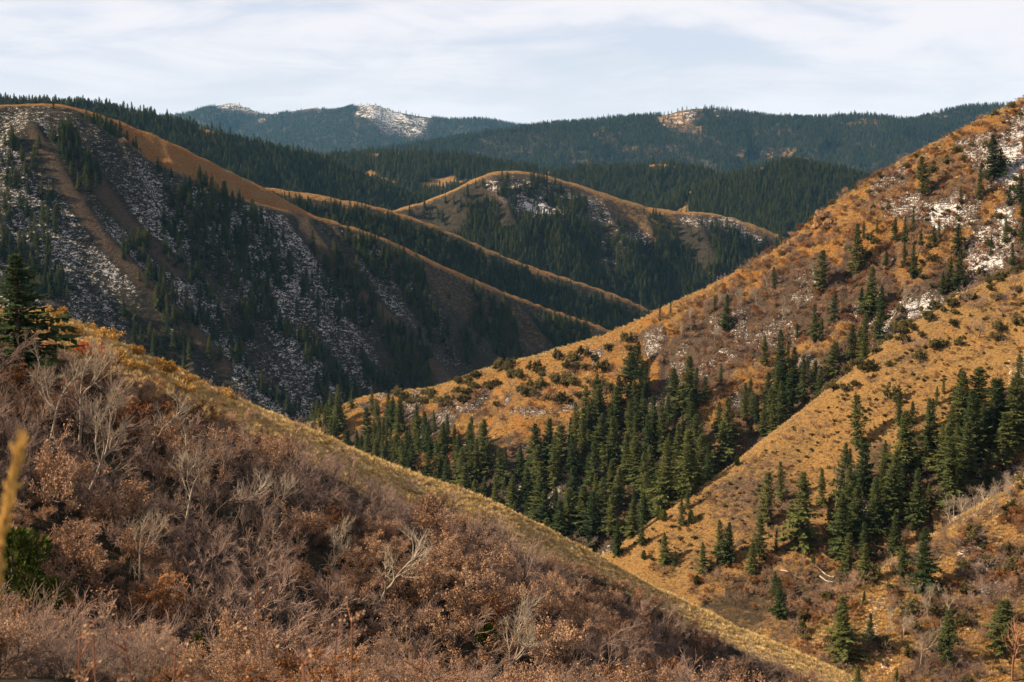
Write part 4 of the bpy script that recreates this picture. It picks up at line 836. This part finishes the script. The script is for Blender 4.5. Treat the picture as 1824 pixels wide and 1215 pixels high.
print('shrubs', len(SHR), len(OLV), len(GLD), len(MID))
p = hit(158, 640)
plant('red_shrub', SHRUB['red'][0], p, 1.0, .4, 'bright red leaved shrub just under the golden crest at the left', 'shrub', None)

# ------------------------------------------------------------------ pale bare trees, junipers, round tree
for (uu, vb, vt, var, lab) in [(153, 880, 690, 3, 'pale forked bare tree with a thick trunk in the left thicket'), (84, 800, 650, 0, 'pale bare tree with two stems near the left edge'), (140, 800, 630, 2, 'slim pale bare tree below the big spruce'), (252, 830, 690, 1, 'pale leaning bare tree below the golden crest'),
        (325, 950, 800, 0, 'pale bare tree leaning over the dark hollow at left'), (410, 945, 830, 1, 'thin pale bare tree right of the dark hollow'), (492, 950, 855, 2, 'small pale bare tree with swept twigs in the middle thicket'), (584, 1030, 925, 3, 'white crooked bare tree in the dark gap of the thicket'), (655, 1110, 930, 1, 'white bare tree swept to the right in the middle thicket'),
        (885, 1235, 1070, 3, 'pale bare tree with fanned branches at the bottom middle'), (245, 1055, 925, 2, 'straight thin bare stem standing in the lower left thicket'), (1637, 1195, 1130, 2, 'small pale bare tree on the brushy spur'), (1488, 905, 835, 2, 'bare forked tree among the slope conifers'), (1590, 565, 500, 1, 'pale bare tree above the gully on the orange hill')]:
    p = hit(uu, vb); h = (vb - vt) * p[1] / FPX
    plant('bare_tree', ASPEN[var], p, h / 8.0, RNG.uniform(-.4, .4), lab, 'tree', 'pale bare trees')
x, y, z, u, v = sample(['orange_hill'], 9000, (380, 700), 23)
k = inpoly(u, v, [(1190, 590), (1290, 500), (1400, 450), (1440, 520), (1400, 620), (1240, 640)]); x, y, z = x[k], y[k], z[k]
k = np.nonzero(thin(x, y, 3.4))[0][:60]
ASP = [(x[i], y[i], z[i], RNG.uniform(.45, .8), int(RNG.integers(4)), 'slender bare aspen in the grove under the orange crest', 'aspens under the orange crest') for i in k]
x, y, z, u, v = sample(['brushy_spur', 'grassy_hill'], 9000, (150, 320), 23)
k = inpoly(u, v, [(1560, 1130), (1650, 1060), (1740, 1020), (1760, 1060), (1660, 1150), (1580, 1170)]) | inpoly(u, v, [(1690, 930), (1824, 860), (1824, 900), (1700, 960)]); x, y, z = x[k], y[k], z[k]
k = np.nonzero(thin(x, y, 2.2))[0][:40]
ASP += [(x[i], y[i], z[i], RNG.uniform(.35, .6), int(RNG.integers(4)), 'thin bare sapling on the brushy spur', 'bare saplings on the brushy spur') for i in k]
for t, l in zip(ASP, rank_labels(ASP, lambda t: t[5], lambda t: t[0] / t[1], lambda t: t[3] / t[1], lambda t: ('forked', 'low-branched', 'upright', 'fanned')[t[4]], ('small', 'mid-sized', 'tall'))):
    plant('bare_tree', ASPEN[t[4]], t[:3], t[3], RNG.uniform(0, 6.28), l, 'tree', t[6])
for (uu, vb, vt, var, lab) in [(1181, 928, 908, 1, 'round dark juniper beside a pale conifer on the slope edge'), (1231, 932, 909, 0, 'oval dark juniper alone on the golden slope'), (1147, 997, 980, 0, 'tiny juniper at the tip of the golden slope'), (1500, 1041, 1022, 0, 'tiny juniper at the foot of the gully conifer'), (1430, 1128, 1108, 1, 'round juniper at the edge of the near thicket'),
        (25, 1085, 945, 2, 'large sunlit green juniper at the left edge of the thicket'), (95, 1110, 1030, 2, 'dull green juniper half hidden below the large one at left'), (355, 1195, 1130, 0, 'small bright green juniper at the bottom of the thicket'), (868, 1165, 1110, 1, 'green juniper behind the fanned bare tree'), (848, 975, 953, 1, 'small green juniper under the golden crest'), (1241, 1042, 1025, 1, 'low green bush at the foot of the golden slope'), (135, 1165, 1100, 1, 'small green juniper in the lower left thicket'), (1313, 830, 812, 0, 'tiny juniper on the upper edge of the golden slope')]:
    p = hit(uu, vb); h = (vb - vt) * p[1] / FPX
    plant('juniper', JUN[var], p, h / 3.0, RNG.uniform(0, 6), lab, 'juniper', 'junipers')
p = hit(1591, 714); plant('round_tree', SHRUB['olive'][0], p, 34 * p[1] / FPX / 2.5, .3, 'round olive tree alone high on the golden slope', 'tree', None)

# ------------------------------------------------------------------ dry grass
tuft_o = plant('grass_tuft', [('blades', tuft_mesh(91))], hit(640, 806), 1.0, 0, 'single tuft of dry grass on the golden crest', 'grass', None)[1]
tuft_p = plant('grass_tuft', [('blades', tuft_mesh(92, 40, .7, .22))], hit(760, 850), 1.0, 0, 'taller tuft of dry grass on the golden crest, further down', 'grass', None)[1]
def grass(hills, n, rho, s0, s1, label, poly=None):
    x, y, z, u, v = sample(hills, n, rho, 23); c = cov(x, y); k = (c[:, 1] > .35 + .3 * RNG.random(len(x))) & visible(x, y, z, .6, .002) & (u > -60) & (u < 1900)
    x, y, z = x[k], y[k], z[k]
    scatter('grass', np.stack([x, y, z], -1), RNG.uniform(s0, s1, len(x)), [tuft_o, tuft_p], RNG.integers(0, 2, len(x)), label, .12)
    print('grass', len(x))
grass(['golden_ridge'], 60000, (110, 250), .4, 1.0, 'dry golden grass on the near crest')
grass(['grassy_hill'], 36000, (250, 420), .3, .75, 'dry golden grass covering the hillside')
grass(['orange_hill'], 70000, (400, 700), .7, 1.7, 'rusty dry grass on the orange hill')
grass(['brushy_spur'], 12000, (180, 300), .5, 1.1, 'dry grass between the shrubs of the spur')

# ------------------------------------------------------------------ rocks, logs, snag, near weeds
def rock_mesh(seed, sx, sy, sz):
    import bmesh
    bm = bmesh.new(); bmesh.ops.create_icosphere(bm, subdivisions=4, radius=1); R = np.random.default_rng(seed)
    P = np.array([v.co[:] for v in bm.verts]); D = np.ones(len(P))
    for k in range(14):                                 # flat facets: cut by random planes
        nn = unit(R.normal(size=3)); d = R.uniform(.55, .9); t = P @ nn; D = np.minimum(D, np.where(t > d, d / np.maximum(t, 1e-6), 1))
    D = D * (1 + .16 * (fbm(P[:, 0] * 3 + 9 + P[:, 2] * 2, P[:, 1] * 3 + 5 - P[:, 2] * 2, 3, seed) - .5))
    P = P * D[:, None] * np.array([sx, sy, sz])
    for v_, q in zip(bm.verts, P): v_.co = q
    me = bpy.data.meshes.new('rock'); bm.to_mesh(me); bm.free(); me.materials.append(M_ROCK); return me
for k, (uu, vv, w, lab) in enumerate([(1470, 384, 3.4, 'flat topped dark rock at the notch of the orange crest'), (1478, 396, 2.6, 'dark rock just right of the flat topped one'), (1456, 402, 2.4, 'dark rock on the crest below the notch'), (1440, 418, 2.0, 'small dark rock lower on the orange crest'), (1426, 424, 2.2, 'dark rock in the middle of the crest outcrop'), (1408, 436, 2.0, 'dark rock near the lower end of the crest outcrop'), (1398, 446, 1.8, 'lowest dark rock of the crest outcrop')]):
    p = hit(uu, vv)
    o = link('rock', rock_mesh(200 + k, w * 1.2, w, w * .95)); o.location = p; o.rotation_euler = (.2 * k % 1, .3, k); tag(o, lab, 'rock', 'rocks on the orange crest')
for k, (a, b_, lab) in enumerate([((1390, 1018), (1430, 1032), 'bleached fallen log crossing the brushy hollow'), ((1452, 1012), (1484, 1032), 'bleached fallen log at the dark end of the gully'), ((1460, 1030), (1488, 1042), 'second bleached log lying below the gully log')]):
    p, q = hit(*a), hit(*b_); q[2] += .3; p[2] += .3
    R = np.random.default_rng(300 + k); L = np.linalg.norm(q - p); d = (q - p) / L
    bend = lambda t: (p + d * L * t + np.array([0, 0, .25 * math.sin(6 * t + k)]) - p)
    sg = [[*bend(t), *bend(t + .2), .17 - .12 * t, .15 - .12 * t] for t in (0, .2, .4, .6, .8)]
    for j in range(5):
        t = R.uniform(.4, 1); s0 = bend(t); sg.append([*s0, *(s0 + np.array([R.normal(0, .5), R.normal(0, .5), R.uniform(.3, 1)])), .05, .02])
    o = link('fallen_log', mesh_np('fallen_log', *tubes(sg, 7), M_LOG, True)); o.location = p; tag(o, lab, 'log', 'fallen logs')
p = hit(1803, 1212); R = np.random.default_rng(400); h = 9.5
sg, tp = grow(R, 3, (0, 0, -.4), (-.02, 0, 1), h, .2, .02, .06, (1.2, .9), (14, 5), (.26, .5), 6)
plant('dead_snag', [('trunk', mesh_np('trunk', *tubes(sg[0], 7), M_SNAG, True)), ('branches', mesh_np('branches', *tubes(sg[1] + sg[2], 4), M_SNAG))], p, 1, 0, 'reddish dead snag in the bottom right corner', 'tree', None)

def ground_z(x, y): return float(grid_lookup(np.array([x]), np.array([y]))[0])
def stalk(pxs, D, r, lab):
    P = [at(u_, v_, D) for (u_, v_) in pxs]; g = P[0] + np.array([-.25, 0.05, -.9]); g[2] = ground_z(g[0], g[1]); P = [g] + P
    e = link('grass_stalk', None); e.location = g; tag(e, lab, 'grass', 'near grass stalks'); P = [q - g for q in P]
    sg = []
    for i in range(len(P) - 1): sg.append([*P[i], *P[i + 1], .003, .0025])
    link('stem', mesh_np('stem', *tubes(sg, 6), M_STALK), e)
    R = np.random.default_rng(int(D * 100)); a, b_ = P[-3], P[-1]; LP, LD, LN, LL, LW = [], [], [], [], []
    for i in range(150):
        t = R.random(); q = (P[-3] * (1 - t * 2) + P[-2] * t * 2) if t < .5 else (P[-2] * (2 - t * 2) + P[-1] * (t * 2 - 1))
        LP.append(q + R.normal(0, .0012, 3)); LD.append(unit(b_ - a) + R.normal(0, .22, 3)); LN.append(R.normal(size=3)); LL.append(r * 3.2); LW.append(r * .45)
    link('seed_head', mesh_np('seed_head', *leaves(LP, LD, LN, LL, LW), M_STALK), e)
stalk([(-35, 1090), (3, 960), (20, 872), (36, 788)], 1.5, .006, 'blurred golden grass stalk at the left edge, close to the lens')
stalk([(-45, 1240), (-16, 1120), (-6, 1050), (-2, 985)], 1.45, .005, 'second blurred golden stalk cut by the left edge, lower down')
for k, (uu, vt, D, lab) in enumerate([(468, 1020, 6.5, 'tall blurred reddish weed left of the bottom middle'), (592, 1108, 5.5, 'thin blurred reddish weed beside a taller one at the bottom'), (628, 1092, 6.0, 'blurred reddish weed at the bottom middle, tallest of a pair'), (118, 1120, 5.0, 'short blurred reddish weed in the bottom left corner'), (165, 1130, 4.6, 'blurred reddish weed near the bottom left corner'), (232, 1140, 5.0, 'faint blurred weed left of the small bright juniper'), (540, 1165, 4.2, 'low blurred weed between taller weeds at the bottom'), (742, 1155, 6.2, 'short blurred weed right of the bottom middle'), (430, 1160, 4.4, 'low blurred weed left of the tallest weed'), (300, 1150, 5.2, 'blurred weed right of the bottom left corner')]):
    t = at(uu, vt, D); g = np.array([t[0] + .03, t[1], ground_z(t[0], t[1])]); R = np.random.default_rng(500 + k); H = t[2] - g[2]
    e = link('dry_weed', None); e.location = g; tag(e, lab, 'weed', 'near dry weeds')
    seg, seedp = [], []; n = 9; P = [np.array([.05 * R.normal() * i / n * .5 - .03 * i / n, 0, H * i / n]) for i in range(n + 1)]
    for i in range(n): seg.append([*P[i], *P[i + 1], .007 - .004 * i / n, .0065 - .004 * i / n])
    for j in range(26):
        f = R.uniform(.45, 1); q = P[0] * (1 - f) + P[n] * f; a = R.uniform(0, 6.28); l = R.uniform(.06, .22) * (1.3 - .8 * f)
        q2 = q + np.array([math.cos(a) * l, math.sin(a) * l, l * R.uniform(.3, 1.1)]); seg.append([*q, *q2, .0028, .0015])
        for m in range(7): seedp.append(q + (q2 - q) * R.uniform(.4, 1.1) + R.normal(0, .008, 3))
    link('stem', mesh_np('stem', *tubes(seg, 5), M_WEED), e)
    sp_ = np.array(seedp); link('seed_heads', mesh_np('seed_heads', *leaves(sp_, R.normal(size=sp_.shape), R.normal(size=sp_.shape), np.full(len(sp_), .016), np.full(len(sp_), .006)), M_SEED), e)

# ------------------------------------------------------------------ haze in the valley air
HB = (-14500, 14500, -400, 14500, -330, 690)
hv = np.array([[HB[i], HB[2 + j], HB[4 + k]] for i in (0, 1) for j in (0, 1) for k in (0, 1)], float)
hf = np.array([[0, 1, 3, 2], [4, 6, 7, 5], [0, 4, 5, 1], [2, 3, 7, 6], [0, 2, 6, 4], [1, 5, 7, 3]])
hm_, hnt = newmat('valley_haze')
pv = N(hnt, 'ShaderNodeVolumePrincipled'); pv.inputs['Color'].default_value = (.24, .58, 1.0, 1); pv.inputs['Density'].default_value = 1.5e-5; pv.inputs['Anisotropy'].default_value = .0
ho = N(hnt, 'ShaderNodeOutputMaterial'); hnt.links.new(pv.outputs[0], ho.inputs['Volume'])
tag(link('haze', mesh_np('haze', hv, hf, hm_)), 'thin blue haze filling the valleys', 'haze', kind='stuff')
